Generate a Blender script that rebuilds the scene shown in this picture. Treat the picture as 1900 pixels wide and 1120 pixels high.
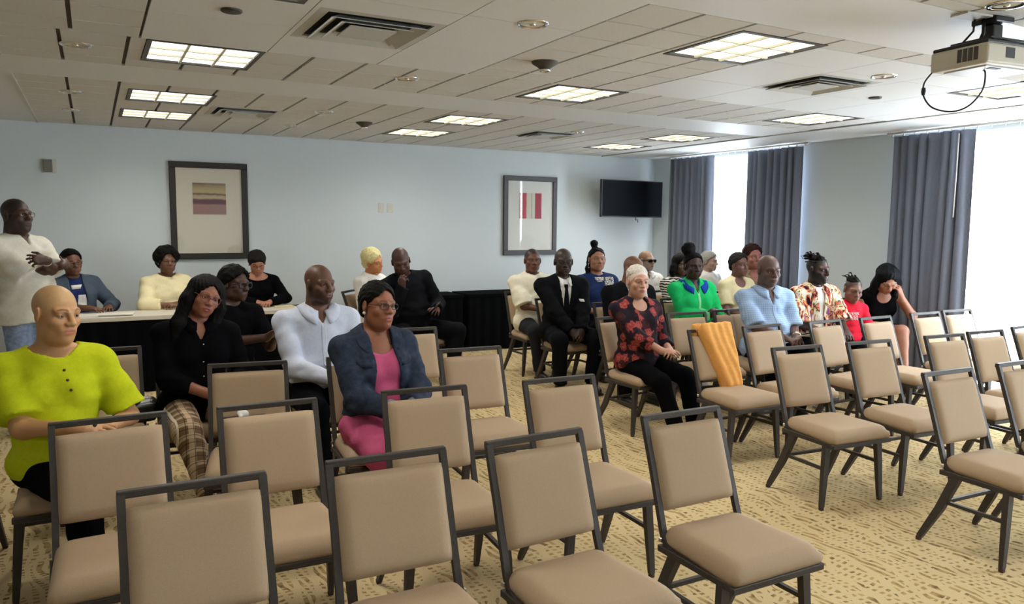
import bpy, bmesh, math, random
import numpy as np
from mathutils import Vector, Matrix, Euler
from mathutils.bvhtree import BVHTree

for o in list(bpy.data.objects):
    bpy.data.objects.remove(o)
SC = bpy.context.scene
COL = SC.collection
R = math.radians
PI = math.pi

# ------------------------------------------------------------------ camera
CAMH = 1.683
F_PX, YAW, PITCH, ROLL = 1425.4, R(28.61), R(5.883), R(0.558)
fwd = Vector((math.sin(YAW)*math.cos(PITCH), math.cos(YAW)*math.cos(PITCH), -math.sin(PITCH)))
rt = Vector((math.cos(YAW), -math.sin(YAW), 0))
up = rt.cross(fwd)
r2 = rt*math.cos(ROLL) + up*math.sin(ROLL)
u2 = up*math.cos(ROLL) - rt*math.sin(ROLL)
cd = bpy.data.cameras.new('camera')
cam = bpy.data.objects.new('camera', cd)
COL.objects.link(cam)
cam.matrix_world = Matrix(((r2.x, u2.x, -fwd.x, 0), (r2.y, u2.y, -fwd.y, 0), (r2.z, u2.z, -fwd.z, CAMH), (0, 0, 0, 1)))
cd.sensor_width = 36.0
cd.lens = 36.0*F_PX/1900.0
cd.clip_start = 0.05
SC.camera = cam

# ------------------------------------------------------------------ world, exposure
W = bpy.data.worlds.new('world')
SC.world = W
W.use_nodes = True
nt = W.node_tree
bg = nt.nodes['Background']
bg.inputs[0].default_value = (0.80, 0.90, 1.0, 1)
bg.inputs[1].default_value = 8.5
SC.view_settings.view_transform = 'Standard'
SC.view_settings.look = 'None'
SC.view_settings.gamma = 1.0
SC.view_settings.exposure = 1.12
SC.view_settings.use_curve_mapping = False
SC.cycles.max_bounces = 8
SC.cycles.diffuse_bounces = 5
SC.cycles.transmission_bounces = 6
SC.cycles.transparent_max_bounces = 8
SC.cycles.use_denoising = True
LENS_EMIT = 0.85
LAMP_W = 34.0

# room box
XL, XR, YF, YB, ZC = -4.2, 7.73, -2.6, 9.58, 2.685
WINS = [(6.72, 8.92), (2.55, 5.32), (-1.6, 1.2)]       # openings along the window wall (y ranges); last unseen, added for foreground light
WZ0, WZ1 = 0.12, 2.60
for (a, b) in WINS:
    ld = bpy.data.lights.new('window_portal', 'AREA')
    ld.shape = 'RECTANGLE'; ld.size = b-a; ld.size_y = WZ1-WZ0
    ld.cycles.is_portal = True
    lo = bpy.data.objects.new('window_portal', ld)
    COL.objects.link(lo)
    lo.location = (XR+0.26, (a+b)/2, (WZ0+WZ1)/2)
    lo.rotation_euler = (0, R(90), 0)
    lo.rotation_euler = (Vector((-1, 0, 0)).to_track_quat('-Z', 'Y')).to_euler()

# ------------------------------------------------------------------ material helpers
MATS = {}
def newmat(name):
    m = bpy.data.materials.new(name); m.use_nodes = True
    return m, m.node_tree, m.node_tree.nodes['Principled BSDF']
def node(nt, t, **kw):
    n = nt.nodes.new(t)
    for k, v in kw.items():
        setattr(n, k, v)
    return n
def c4(c): return (c[0], c[1], c[2], 1.0)
def srgb(r, g, b):
    def f(v):
        v /= 255.0
        return v/12.92 if v <= 0.04045 else ((v+0.055)/1.055)**2.4
    return (f(r), f(g), f(b))
def plain(name, col, rough=0.6, metal=0.0, emit=0.0, spec=0.5, nscale=0, namt=0.0, bump=0.0, bscale=200):
    if name in MATS: return MATS[name]
    m, nt, b = newmat(name)
    b.inputs['Base Color'].default_value = c4(col)
    b.inputs['Roughness'].default_value = rough
    b.inputs['Metallic'].default_value = metal
    b.inputs['Specular IOR Level'].default_value = spec
    if emit:
        b.inputs['Emission Color'].default_value = c4(col); b.inputs['Emission Strength'].default_value = emit
    tc = node(nt, 'ShaderNodeTexCoord')
    if namt:
        n = node(nt, 'ShaderNodeTexNoise'); n.inputs['Scale'].default_value = nscale; n.inputs['Detail'].default_value = 3
        nt.links.new(tc.outputs['Object'], n.inputs['Vector'])
        mx = node(nt, 'ShaderNodeMix', data_type='RGBA')
        mx.inputs[6].default_value = c4([c*(1-namt) for c in col]); mx.inputs[7].default_value = c4([min(1, c*(1+namt)) for c in col])
        nt.links.new(n.outputs['Fac'], mx.inputs[0]); nt.links.new(mx.outputs[2], b.inputs['Base Color'])
    if bump:
        n = node(nt, 'ShaderNodeTexNoise'); n.inputs['Scale'].default_value = bscale; n.inputs['Detail'].default_value = 2
        nt.links.new(tc.outputs['Object'], n.inputs['Vector'])
        bp = node(nt, 'ShaderNodeBump'); bp.inputs['Strength'].default_value = bump; bp.inputs['Distance'].default_value = 0.01
        nt.links.new(n.outputs['Fac'], bp.inputs['Height']); nt.links.new(bp.outputs[0], b.inputs['Normal'])
    MATS[name] = m
    return m
def fabric(name, col, rough=0.9, namt=0.12, bump=0.25):
    return plain(name, col, rough, spec=0.2, nscale=60, namt=namt, bump=bump, bscale=350)
def ramp_mat(name, build, rough=0.9, spec=0.2):
    """material whose base colour socket is returned by build(nt, tc)"""
    if name in MATS: return MATS[name]
    m, nt, b = newmat(name)
    b.inputs['Roughness'].default_value = rough; b.inputs['Specular IOR Level'].default_value = spec
    tc = node(nt, 'ShaderNodeTexCoord')
    nt.links.new(build(nt, tc), b.inputs['Base Color'])
    MATS[name] = m
    return m
def mth(nt, op, a, b=None, c=None):
    n = node(nt, 'ShaderNodeMath', operation=op)
    for i, v in enumerate((a, b, c)):
        if v is None: continue
        if isinstance(v, (int, float)): n.inputs[i].default_value = v
        else: nt.links.new(v, n.inputs[i])
    return n.outputs[0]
def mixc(nt, fac, a, b):
    n = node(nt, 'ShaderNodeMix', data_type='RGBA')
    for i, v in ((0, fac), (6, a), (7, b)):
        if isinstance(v, (int, float)): n.inputs[i].default_value = v
        elif isinstance(v, tuple): n.inputs[i].default_value = c4(v)
        else: nt.links.new(v, n.inputs[i])
    return n.outputs[2]
def sepxyz(nt, v):
    s = node(nt, 'ShaderNodeSeparateXYZ'); nt.links.new(v, s.inputs[0]); return s.outputs
def noise(nt, vec, scale, detail=2, rough=0.5, dist=0.0):
    n = node(nt, 'ShaderNodeTexNoise'); n.inputs['Scale'].default_value = scale; n.inputs['Detail'].default_value = detail
    n.inputs['Roughness'].default_value = rough; n.inputs['Distortion'].default_value = dist
    nt.links.new(vec, n.inputs['Vector']); return n.outputs
def ramp(nt, fac, stops, interp='LINEAR'):
    n = node(nt, 'ShaderNodeValToRGB'); cr = n.color_ramp; cr.interpolation = interp
    while len(cr.elements) < len(stops): cr.elements.new(0.5)
    for e, (p, c) in zip(cr.elements, stops):
        e.position = p; e.color = c4(c)
    nt.links.new(fac, n.inputs[0]); return n.outputs[0]

# ------------------------------------------------------------------ mesh helpers
def link_mesh(name, me, mat, parent=None, smooth=False):
    o = bpy.data.objects.new(name, me); COL.objects.link(o)
    if mat is not None:
        for m in (mat if isinstance(mat, (list, tuple)) else [mat]): me.materials.append(m)
    if smooth:
        me.polygons.foreach_set('use_smooth', [True]*len(me.polygons))
    if parent is not None: o.parent = parent
    return o
def obj(name, bm, mat, parent=None, smooth=False):
    me = bpy.data.meshes.new(name); bm.to_mesh(me); bm.free()
    return link_mesh(name, me, mat, parent, smooth)
def thing(name, label, cat, loc=(0, 0, 0), rotz=0, group=None):
    o = bpy.data.objects.new(name, None); COL.objects.link(o); o.empty_display_size = 0.1
    o.location = loc; o.rotation_euler = (0, 0, rotz); o['label'] = label; o['category'] = cat
    if group: o['group'] = group
    return o
def tag(o, label, cat, group=None):
    o['label'] = label; o['category'] = cat
    if group: o['group'] = group
    return o
def struct(o):
    o['kind'] = 'structure'; return o
def box(bm, lo, hi, bev=0.0, seg=2, M=None, mi=0):
    vs = [bm.verts.new((x, y, z)) for x in (lo[0], hi[0]) for y in (lo[1], hi[1]) for z in (lo[2], hi[2])]
    fs = [(0, 1, 3, 2), (4, 6, 7, 5), (0, 4, 5, 1), (2, 3, 7, 6), (0, 2, 6, 4), (1, 5, 7, 3)]
    faces = [bm.faces.new([vs[i] for i in f]) for f in fs]
    for f in faces: f.material_index = mi
    if bev:
        es = list({e for f in faces for e in f.edges})
        rr = bmesh.ops.bevel(bm, geom=es, offset=bev, segments=seg, affect='EDGES', profile=0.5)
        vs = list({v for v in rr['verts']} | {v for v in vs if v.is_valid})
    if M is not None:
        bmesh.ops.transform(bm, matrix=M, verts=[v for v in vs if v.is_valid])
    return vs
def bx(name, lo, hi, mat, parent=None, bev=0.0, seg=2, M=None, smooth=False):
    bm = bmesh.new(); box(bm, lo, hi, bev, seg, M); return obj(name, bm, mat, parent, smooth)
def sweep(bm, pts, prof, closed=False, updir=(0, 0, 1), scales=None, caps=True):
    """sweep closed 2-D profile (list of (a,b)) along pts"""
    pts = [Vector(p) for p in pts]; n = len(pts); rings = []
    prev = None
    for i, p in enumerate(pts):
        if closed: d = pts[(i+1) % n] - pts[i-1]
        else: d = (pts[min(i+1, n-1)] - pts[max(i-1, 0)])
        d.normalize()
        if prev is None:
            s = d.cross(Vector(updir))
            if s.length < 1e-4: s = d.cross(Vector((1, 0, 0)))
            s.normalize()
        else:
            s = prev - d*prev.dot(d); s.normalize()
        prev = s; t = s.cross(d)
        k = 1.0 if scales is None else scales[i]
        # mitre
        rings.append([bm.verts.new(p + s*a*k + t*b*k) for a, b in prof])
    m = len(prof)
    rng = range(n if closed else n-1)
    for i in rng:
        A, B = rings[i], rings[(i+1) % n]
        for j in range(m):
            bm.faces.new((A[j], A[(j+1) % m], B[(j+1) % m], B[j]))
    if not closed and caps:
        bm.faces.new(list(reversed(rings[0]))); bm.faces.new(rings[-1])
    return rings
def circ(r, n=10): return [(r*math.cos(2*PI*i/n), r*math.sin(2*PI*i/n)) for i in range(n)]
def rect(a, b): return [(-a, -b), (a, -b), (a, b), (-a, b)]
def tube(name, pts, r, mat, parent=None, n=10, closed=False, scales=None):
    bm = bmesh.new(); sweep(bm, pts, circ(r, n), closed, scales=scales)
    bmesh.ops.recalc_face_normals(bm, faces=bm.faces)
    return obj(name, bm, mat, parent, True)
def bez(p0, p1, p2, n=8):
    p0, p1, p2 = map(Vector, (p0, p1, p2))
    return [p0*(1-t)**2 + p1*2*t*(1-t) + p2*t*t for t in [i/n for i in range(n+1)]]
def lathe(bm, prof, n=24, M=None):
    rings = [[bm.verts.new((r*math.cos(2*PI*i/n), r*math.sin(2*PI*i/n), z)) for i in range(n)] for r, z in prof]
    for A, B in zip(rings, rings[1:]):
        for i in range(n): bm.faces.new((A[i], A[(i+1) % n], B[(i+1) % n], B[i]))
    if M is not None:
        for rg in rings:
            for v in rg: v.co = M @ v.co
def pad(bm, w0, w1, d, th, rnd, crown, nx=10, ny=10, bulge=0.0):
    """upholstered pad, centred; width w0 at -y end, w1 at +y end; z 0..th (+crown)"""
    def prof(u):
        return 1-abs(u)**7
    top, bot = {}, {}
    levels = 5
    grid = {}
    for i in range(nx+1):
        for j in range(ny+1):
            u = -1+2*i/nx; v = -1+2*j/ny
            uu = math.copysign(abs(u)**0.8, u); vv = math.copysign(abs(v)**0.8, v)
            x = uu*(w0+(w1-w0)*(vv+1)/2)/2; y = vv*d/2
            # round plan corners
            cx = max(abs(uu)-0.86, 0)/0.14; cy = max(abs(vv)-0.86, 0)/0.14
            l = math.hypot(cx, cy)
            if cx > 0 and cy > 0:
                k = 1-0.28*min(cx, cy)*0.5
                x *= 1-(1-k)*0.14; y *= 1-(1-k)*0.14
            edge = max(abs(uu), abs(vv))
            f = (1-prof(u)*prof(v))
            e = max(0, (max(abs(u), abs(v))-(1-2.0/nx*1.01))/(2.0/nx))
            top[i, j] = bm.verts.new((x, y, th - rnd*f**3 + crown*prof(u)*prof(v)))
            bot[i, j] = bm.verts.new((x*0.985, y*0.985, 0))
    for i in range(nx):
        for j in range(ny):
            bm.faces.new((top[i, j], top[i+1, j], top[i+1, j+1], top[i, j+1]))
            bm.faces.new((bot[i, j], bot[i, j+1], bot[i+1, j+1], bot[i+1, j]))
    ring = [(i, 0) for i in range(nx)] + [(nx, j) for j in range(ny)] + [(i, ny) for i in range(nx, 0, -1)] + [(0, j) for j in range(ny, 0, -1)]
    mid = []
    for k in ring:
        a, b = top[k].co, bot[k].co
        m = (a+b)/2; m.x += math.copysign(bulge, m.x)*(k[0] in (0, nx)); m.y += math.copysign(bulge, m.y)*(k[1] in (0, ny)); mid.append(bm.verts.new(m))
    n = len(ring)
    for q in range(n):
        a, b = ring[q], ring[(q+1) % n]
        bm.faces.new((top[b], top[a], mid[q], mid[(q+1) % n]))
        bm.faces.new((mid[(q+1) % n], mid[q], bot[a], bot[b]))
    bmesh.ops.recalc_face_normals(bm, faces=bm.faces)
def dup(root, loc, rotz, label=None, group=None):
    r = root.copy(); COL.objects.link(r); r.location = loc; r.rotation_euler = (0, 0, rotz)
    if label: r['label'] = label
    if group: r['group'] = group
    for ch in list(root.children):
        c = ch.copy(); COL.objects.link(c); c.parent = r
        for g in ch.children:
            d = g.copy(); COL.objects.link(d); d.parent = c
    return r

# ------------------------------------------------------------------ room materials
def wall_build(nt, tc):
    n = noise(nt, tc.outputs['Object'], 1.2, 2)
    return mixc(nt, n['Fac'], srgb(206, 214, 217), srgb(212, 219, 221))
M_WALL = ramp_mat('wall_paint', wall_build, 0.85, 0.2)
M_DRY = plain('ceiling_paint', srgb(220, 220, 218), 0.55, spec=0.35)
M_TILE = plain('ceiling_tile', srgb(212, 209, 203), 0.95, spec=0.1, nscale=90, namt=0.07, bump=0.2, bscale=300)
M_PANEL = plain('ceiling_panel', srgb(222, 222, 220), 0.62, spec=0.3, nscale=60, namt=0.03)
M_GROOVE = plain('ceiling_groove', srgb(84, 76, 66), 0.9)
M_GRID = plain('ceiling_grid_white', srgb(196, 194, 186), 0.6)
def carpet_build(nt, tc):
    v = tc.outputs['Object']
    x, y, z = sepxyz(nt, v)
    wob = noise(nt, v, 2.2, 2)
    wob2 = noise(nt, v, 9.0, 2)
    wf = mth(nt, 'SUBTRACT', wob['Fac'], 0.5); wf2 = mth(nt, 'SUBTRACT', wob2['Fac'], 0.5)
    # long strands running towards the back wall
    xs = mth(nt, 'ADD', mth(nt, 'ADD', x, mth(nt, 'MULTIPLY', y, 0.10)), mth(nt, 'ADD', mth(nt, 'MULTIPLY', wf, 0.20), mth(nt, 'MULTIPLY', wf2, 0.035)))
    s1 = mth(nt, 'ABSOLUTE', mth(nt, 'SINE', mth(nt, 'MULTIPLY', xs, 74.0)))
    l1 = mth(nt, 'GREATER_THAN', s1, 0.74)
    xs2 = mth(nt, 'ADD', mth(nt, 'SUBTRACT', x, mth(nt, 'MULTIPLY', y, 0.22)), mth(nt, 'MULTIPLY', wf, 0.30))
    s2 = mth(nt, 'ABSOLUTE', mth(nt, 'SINE', mth(nt, 'MULTIPLY', xs2, 27.0)))
    l2 = mth(nt, 'GREATER_THAN', s2, 0.90)
    # cross strands
    ys = mth(nt, 'ADD', mth(nt, 'ADD', y, mth(nt, 'MULTIPLY', x, 0.12)), mth(nt, 'ADD', mth(nt, 'MULTIPLY', wf, 0.22), mth(nt, 'MULTIPLY', wf2, 0.06)))
    s3 = mth(nt, 'ABSOLUTE', mth(nt, 'SINE', mth(nt, 'MULTIPLY', ys, 88.0)))
    gate = mth(nt, 'GREATER_THAN', noise(nt, v, 7.0, 1)['Fac'], 0.44)
    l3 = mth(nt, 'MULTIPLY', mth(nt, 'GREATER_THAN', s3, 0.66), gate)
    lines = mth(nt, 'MAXIMUM', mth(nt, 'MAXIMUM', l1, l2), l3)
    blot = noise(nt, v, 19.0, 2)
    base = ramp(nt, blot['Fac'], [(0.34, srgb(108, 90, 62)), (0.44, srgb(150, 128, 88)), (0.62, srgb(178, 152, 104))])
    fine = noise(nt, v, 260.0, 2)
    out = mixc(nt, lines, base, srgb(206, 185, 142))
    return mixc(nt, mth(nt, 'MULTIPLY', fine['Fac'], 0.28), out, srgb(126, 104, 70))
M_CARPET = ramp_mat('carpet', carpet_build, 1.0, 0.05)
_nt = M_CARPET.node_tree
_b = _nt.nodes['Principled BSDF']; _tc = node(_nt, 'ShaderNodeTexCoord'); _n = noise(_nt, _tc.outputs['Object'], 120, 2)
_bp = node(_nt, 'ShaderNodeBump'); _bp.inputs['Strength'].default_value = 0.5; _bp.inputs['Distance'].default_value = 0.006
_nt.links.new(_n['Fac'], _bp.inputs['Height']); _nt.links.new(_bp.outputs[0], _b.inputs['Normal'])

# ------------------------------------------------------------------ room shell
T = 0.25
struct(bx('floor', (XL-T, YF-T, -0.1), (XR+T, YB+T, 0), M_CARPET))
struct(bx('wall_back', (XL-T, YB, 0), (XR+T, YB+T, 3.0), M_WALL))
struct(bx('wall_left', (XL-T, YF-T, 0), (XL, YB, 3.0), M_WALL))
struct(bx('wall_front', (XL, YF-T, 0), (XR+T, YF, 3.0), M_WALL))
bm = bmesh.new()
ys = [YF] + [v for (a, b) in sorted(WINS) for v in (a, b)] + [YB]
for i in range(0, len(ys), 2):
    box(bm, (XR, ys[i], 0), (XR+T, ys[i+1], 3.0))
for (a, b) in WINS:
    box(bm, (XR, a, 0), (XR+T, b, WZ0)); box(bm, (XR, a, WZ1), (XR+T, b, 3.0))
struct(obj('wall_right', bm, M_WALL))
M_BASE = plain('baseboard_dark', srgb(60, 52, 44), 0.6)
struct(bx('baseboard_back', (XL, YB-0.012, 0), (XR, YB, 0.10), M_BASE))

# ceiling: base slab, drywall borders, scored tiles, smooth panels
struct(bx('ceiling', (XL-T, YF-T, ZC+0.014), (XR+T, YB+T, 3.0), M_GROOVE))
G = 0.341
LIGHTS = [(0.31, 4.86, 0), (0.29, 6.74, 0), (0.27, 7.98, 0), (3.00, 3.03, 0), (3.01, 4.86, 0), (2.98, 6.73, 0), (2.97, 7.98, 0),
          (5.76, 6.78, 0), (5.76, 8.00, 0), (5.72, 4.84, 0), (5.68, 2.98, 0), (0.26, 3.06, 0), (3.05, 0.95, 0), (0.3, 0.9, 0)]  # last two are out of view, added to brighten the nearest chairs
LW = 0.65
VENTS = [(0.99, 3.72, 0.65), (4.28, 3.60, 0.62), (0.98, 7.35, 0.62), (4.28, 7.35, 0.60)]
def blocked(x0, y0, x1, y1):
    for (lx, ly, _) in LIGHTS:
        if x0 < lx+LW-0.02 and x1 > lx+0.02 and y0 < ly+LW-0.02 and y1 > ly+0.02: return True
    for (lx, ly, w) in VENTS:
        if x0 < lx+w-0.02 and x1 > lx+0.02 and y0 < ly+w-0.02 and y1 > ly+0.02: return True
    return False
def clip_rects(rc):
    """subtract lights and vents from rectangle, returning pieces"""
    out = [rc]
    for (lx, ly, w) in [(a, b, LW) for a, b, _ in LIGHTS] + VENTS:
        nxt = []
        for (x0, y0, x1, y1) in out:
            a0, b0, a1, b1 = max(x0, lx), max(y0, ly), min(x1, lx+w), min(y1, ly+w)
            if a0 >= a1 or b0 >= b1: nxt.append((x0, y0, x1, y1)); continue
            if y0 < b0: nxt.append((x0, y0, x1, b0))
            if b1 < y1: nxt.append((x0, b1, x1, y1))
            if x0 < a0: nxt.append((x0, b0, a0, b1))
            if a1 < x1: nxt.append((a1, b0, x1, b1))
        out = [q for q in nxt if q[2]-q[0] > 0.004 and q[3]-q[1] > 0.004]
    return out
def slab(bm, x0, y0, x1, y1, z=ZC):
    for (a, b, c, d) in clip_rects((x0, y0, x1, y1)):
        box(bm, (a, b, z), (c, d, ZC+0.016))
bm = bmesh.new()
SX0, SX1 = -0.46, 6.72        # tiled field
slab(bm, XL, YF, SX0, YB)
slab(bm, SX1, YF, XR, YB)
slab(bm, SX0, 5.78, SX1, 6.45)
slab(bm, 2.28, 2.27, SX1, 2.90)
struct(obj('ceiling_drywall', bm, M_DRY))
bm = bmesh.new()
def tiles(x0, y0, x1, y1, gx=0.011, gy=0.007):
    x = x0
    while x < x1-0.03:
        y = y0; xe = min(x+G, x1)
        while y < y1-0.03:
            ye = min(y+G, y1)
            slab(bm, x+gx, y+gy, xe-gx, ye-gy)
            y += G
        x += G
tiles(-0.46, 6.45, SX1, YB)
tiles(-0.46, 4.86, SX1, 5.78)
tiles(-0.40, 0.84, 0.28, 4.86)
tiles(2.28, 2.90, 3.62, 4.86)
tiles(3.62, 2.90, SX1, 3.10)
tiles(2.28, YF, SX1, 2.27)
struct(obj('ceiling_tiles', bm, M_TILE))
bm = bmesh.new()
def panels(x0, y0, x1, y1, g=0.003):
    x = x0
    while x < x1-0.05:
        y = y1; xe = min(x+2*G, x1)
        while y > y0+0.05:
            ye = max(y-2*G, y0)
            slab(bm, x+g, ye+g, xe-g, y-g, ZC-0.001)
            y -= 2*G
        x += 2*G
panels(0.28, YF, 2.28, 4.86)
panels(-0.39, YF, 0.28, 0.84)
panels(3.62, 3.10, SX1, 4.86)
struct(obj('ceiling_panels', bm, M_PANEL))
# pale edge bead along the left drywall border
struct(bx('trim_1', (SX0-0.008, YF, ZC-0.008), (SX0+0.016, 5.75, ZC+0.01), M_GRID))
struct(bx('trim_2', (SX0-0.008, 6.45, ZC-0.008), (SX0+0.016, YB, ZC+0.01), M_GRID))
struct(bx('trim_3', (SX1, YF, ZC-0.010), (SX1+0.03, YB, ZC+0.01), M_GRID))

# troffers
M_LF = plain('troffer_frame', srgb(66, 62, 54), 0.5)
M_LLIT = plain('troffer_louvre', srgb(226, 222, 200), 0.5)
def lens_mat(name, col, e):
    m, nt, b = newmat(name)
    b.inputs['Base Color'].default_value = c4((0.8, 0.8, 0.75)); b.inputs['Emission Color'].default_value = c4(col); b.inputs['Emission Strength'].default_value = e
    return m
M_LENS = lens_mat('lit_lens_warm', (1.0, 0.95, 0.78), LENS_EMIT)
M_LENS_W = lens_mat('lit_lens_white', (1.0, 0.98, 0.93), LENS_EMIT)
LL = {0: 'lit square ceiling light nearest the left, white, in front of the big air vent',
      1: 'lit square ceiling light on the left, middle of the row of three',
      2: 'lit square ceiling light on the left, nearest the back wall',
      3: 'large yellowish lit square ceiling light above the middle rows of chairs',
      4: 'lit square ceiling light in the centre, next behind the large yellowish one',
      5: 'lit square ceiling light above the centre, second from the back wall',
      6: 'lit square ceiling light nearest the back wall between the two pictures',
      7: 'small lit square ceiling light second from the back wall near the television',
      8: 'small lit square ceiling light closest to the television corner',
      9: 'lit square ceiling light above the curtained pier between the windows',
      10: 'lit square ceiling light seen behind the ceiling projector',
      11: 'lit square ceiling light cut by the top edge beside the big air vent'}
for i, (lx, ly, _) in enumerate(LIGHTS):
    t = thing('ceiling_light', LL.get(i, 'unseen square ceiling light added out of view to brighten the nearest chairs'), 'light', (lx+LW/2, ly+LW/2, ZC), 0, 'recessed square ceiling lights')
    h = LW/2-0.004; q = 0.293
    bm = bmesh.new()
    for (a, b, c, d) in ((-h, -h, h, -q), (-h, q, h, h), (-h, -q, -q, q), (q, -q, h, q)):
        box(bm, (a, b, -0.004), (c, d, 0.012))
    obj('frame', bm, M_LF, t)
    bm = bmesh.new(); box(bm, (-q, -q, 0.008), (q, q, 0.012)); obj('lens', bm, M_LENS_W if i in (0, 1, 9) else M_LENS, t)
    bm = bmesh.new()
    for k in (-1, 1):
        box(bm, (k*q/3-0.008, -q, -0.004), (k*q/3+0.008, q, 0.008)); box(bm, (-q, k*q/3-0.008, -0.004), (q, k*q/3+0.008, 0.008))
    obj('louvre', bm, M_LLIT, t)
    ld = bpy.data.lights.new('troffer_lamp', 'SPOT'); ld.energy = LAMP_W; ld.spot_size = R(168); ld.spot_blend = 1.0; ld.shadow_soft_size = 0.22; ld.color = (1.0, 0.95, 0.86)
    lo = bpy.data.objects.new('troffer_lamp', ld); COL.objects.link(lo); lo.parent = t; lo.location = (0, 0, -0.03)

# air diffusers
M_VENT = plain('vent_white', srgb(190, 190, 184), 0.5)
M_VDARK = plain('vent_dark', srgb(34, 32, 30), 0.8)
VL = ['large square air vent with dark slots, nearest on the ceiling', 'square air vent on the right among smooth ceiling panels',
      'dark narrow-looking air vent beside the left rear ceiling lights', 'small dark air vent far back near the television side']
for (vx, vy, w), lb in zip(VENTS, VL):
    t = thing('air_vent', lb, 'vent', (vx+w/2, vy+w/2, ZC), 0)
    h = w/2
    bx('backing', (-h, -h, 0.010), (h, h, 0.014), M_VDARK, t)
    def sq(bm, a, z0, b, z1, th=0.004):
        A = [(-a, -a), (a, -a), (a, a), (-a, a)]; B = [(-b, -b), (b, -b), (b, b), (-b, b)]
        va = [bm.verts.new((x, y, z0)) for x, y in A]; vb = [bm.verts.new((x, y, z1)) for x, y in B]
        vc = [bm.verts.new((x, y, z0+th)) for x, y in A]; vd = [bm.verts.new((x, y, z1+th)) for x, y in B]
        for k in range(4):
            n = (k+1) % 4
            bm.faces.new((va[k], va[n], vb[n], vb[k])); bm.faces.new((vc[n], vc[k], vd[k], vd[n]))
            bm.faces.new((va[n], va[k], vc[k], vc[n])); bm.faces.new((vb[k], vb[n], vd[n], vd[k]))
    bm = bmesh.new(); sq(bm, h, -0.002, h-0.05, -0.002, 0.010); obj('frame', bm, M_VENT, t)
    for (a, b) in ((h-0.07, h-0.125), (h-0.135, h-0.19)):
        bm = bmesh.new(); sq(bm, a, -0.022, b, 0.006); obj('cone_ring', bm, M_VENT, t)
    bx('centre_plate', (-(h-0.20), -(h-0.20), -0.020), (h-0.20, h-0.20, -0.014), M_VENT, t)

# recessed downlights
M_CHROME = plain('chrome', (0.8, 0.8, 0.78), 0.12, metal=1.0)
M_CONE = plain('downlight_cone', (0.55, 0.53, 0.5), 0.25, metal=1.0)
DL = [(-0.04, 5.24, 'round chrome recessed downlight left of the nearest left ceiling light'), (2.0, 3.48, 'round chrome recessed downlight at the top centre of the ceiling'),
      (1.99, 5.23, 'round recessed downlight between the big air vent and the centre lights'), (4.7, 3.45, 'round recessed downlight in the smooth panels by the right air vent'),
      (-0.11, 7.17, 'round recessed downlight at the far left, second from the back wall'), (-0.14, 8.33, 'round recessed downlight at the far left, nearest the back wall'),
      (1.92, 7.18, 'round recessed downlight between the left and centre rear ceiling lights'), (1.9, 8.42, 'tiny recessed downlight near the back wall left of centre'),
      (4.74, 7.24, 'small recessed downlight beside the far air vent'), (3.67, 2.09, 'recessed downlight above the projector at the top edge')]
for x, y, lb in DL:
    t = thing('downlight', lb, 'light', (x, y, ZC), 0, 'round recessed downlights')
    bm = bmesh.new(); lathe(bm, [(0.066, 0.002), (0.068, -0.006), (0.080, -0.007), (0.086, -0.001), (0.086, 0.002)], 28); obj('trim_ring', bm, M_CHROME, t, True)
    bm = bmesh.new(); lathe(bm, [(0.067, -0.004), (0.050, 0.0035), (0.001, 0.004)], 28); obj('reflector', bm, M_CONE, t, True)
    bm = bmesh.new(); lathe(bm, [(0.001, -0.012), (0.014, -0.009), (0.018, 0.0), (0.010, 0.004)], 14); obj('bulb', bm, M_CHROME, t, True)
# smoke detectors / sprinklers
M_WP = plain('white_plastic', srgb(205, 202, 194), 0.5)
M_DGR = plain('dark_grey_plastic', srgb(70, 64, 56), 0.6)
for x, y, lb in [(2.53, 4.24, 'conical ceiling speaker with a bright rim left of the yellowish light'), (2.48, 7.73, 'small conical fitting on the ceiling by the rear centre lights')]:
    t = thing('smoke_detector', lb, 'detector', (x, y, ZC))
    bm = bmesh.new(); lathe(bm, [(0.085, 0.0), (0.08, -0.012), (0.05, -0.03), (0.03, -0.045)], 24); obj('housing', bm, M_DGR, t, True)
    bm = bmesh.new(); lathe(bm, [(0.03, -0.043), (0.04, -0.052), (0.03, -0.062), (0.001, -0.063)], 20); obj('sensor_cap', bm, M_CHROME, t, True)
for x, y, lb in [(0.63, 3.99, 'flat grey sprinkler cover plate between the left light and big vent'), (5.41, 4.03, 'flat sprinkler cover plate on the smooth panels at the right')]:
    bm = bmesh.new(); lathe(bm, [(0.05, 0.0), (0.05, -0.008), (0.045, -0.012), (0.001, -0.012)], 24)
    tag(obj('sprinkler_cover', bm, M_DGR, None, True), lb, 'sprinkler'); bpy.context.scene.collection.objects[-1].location = (x, y, ZC)

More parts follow.
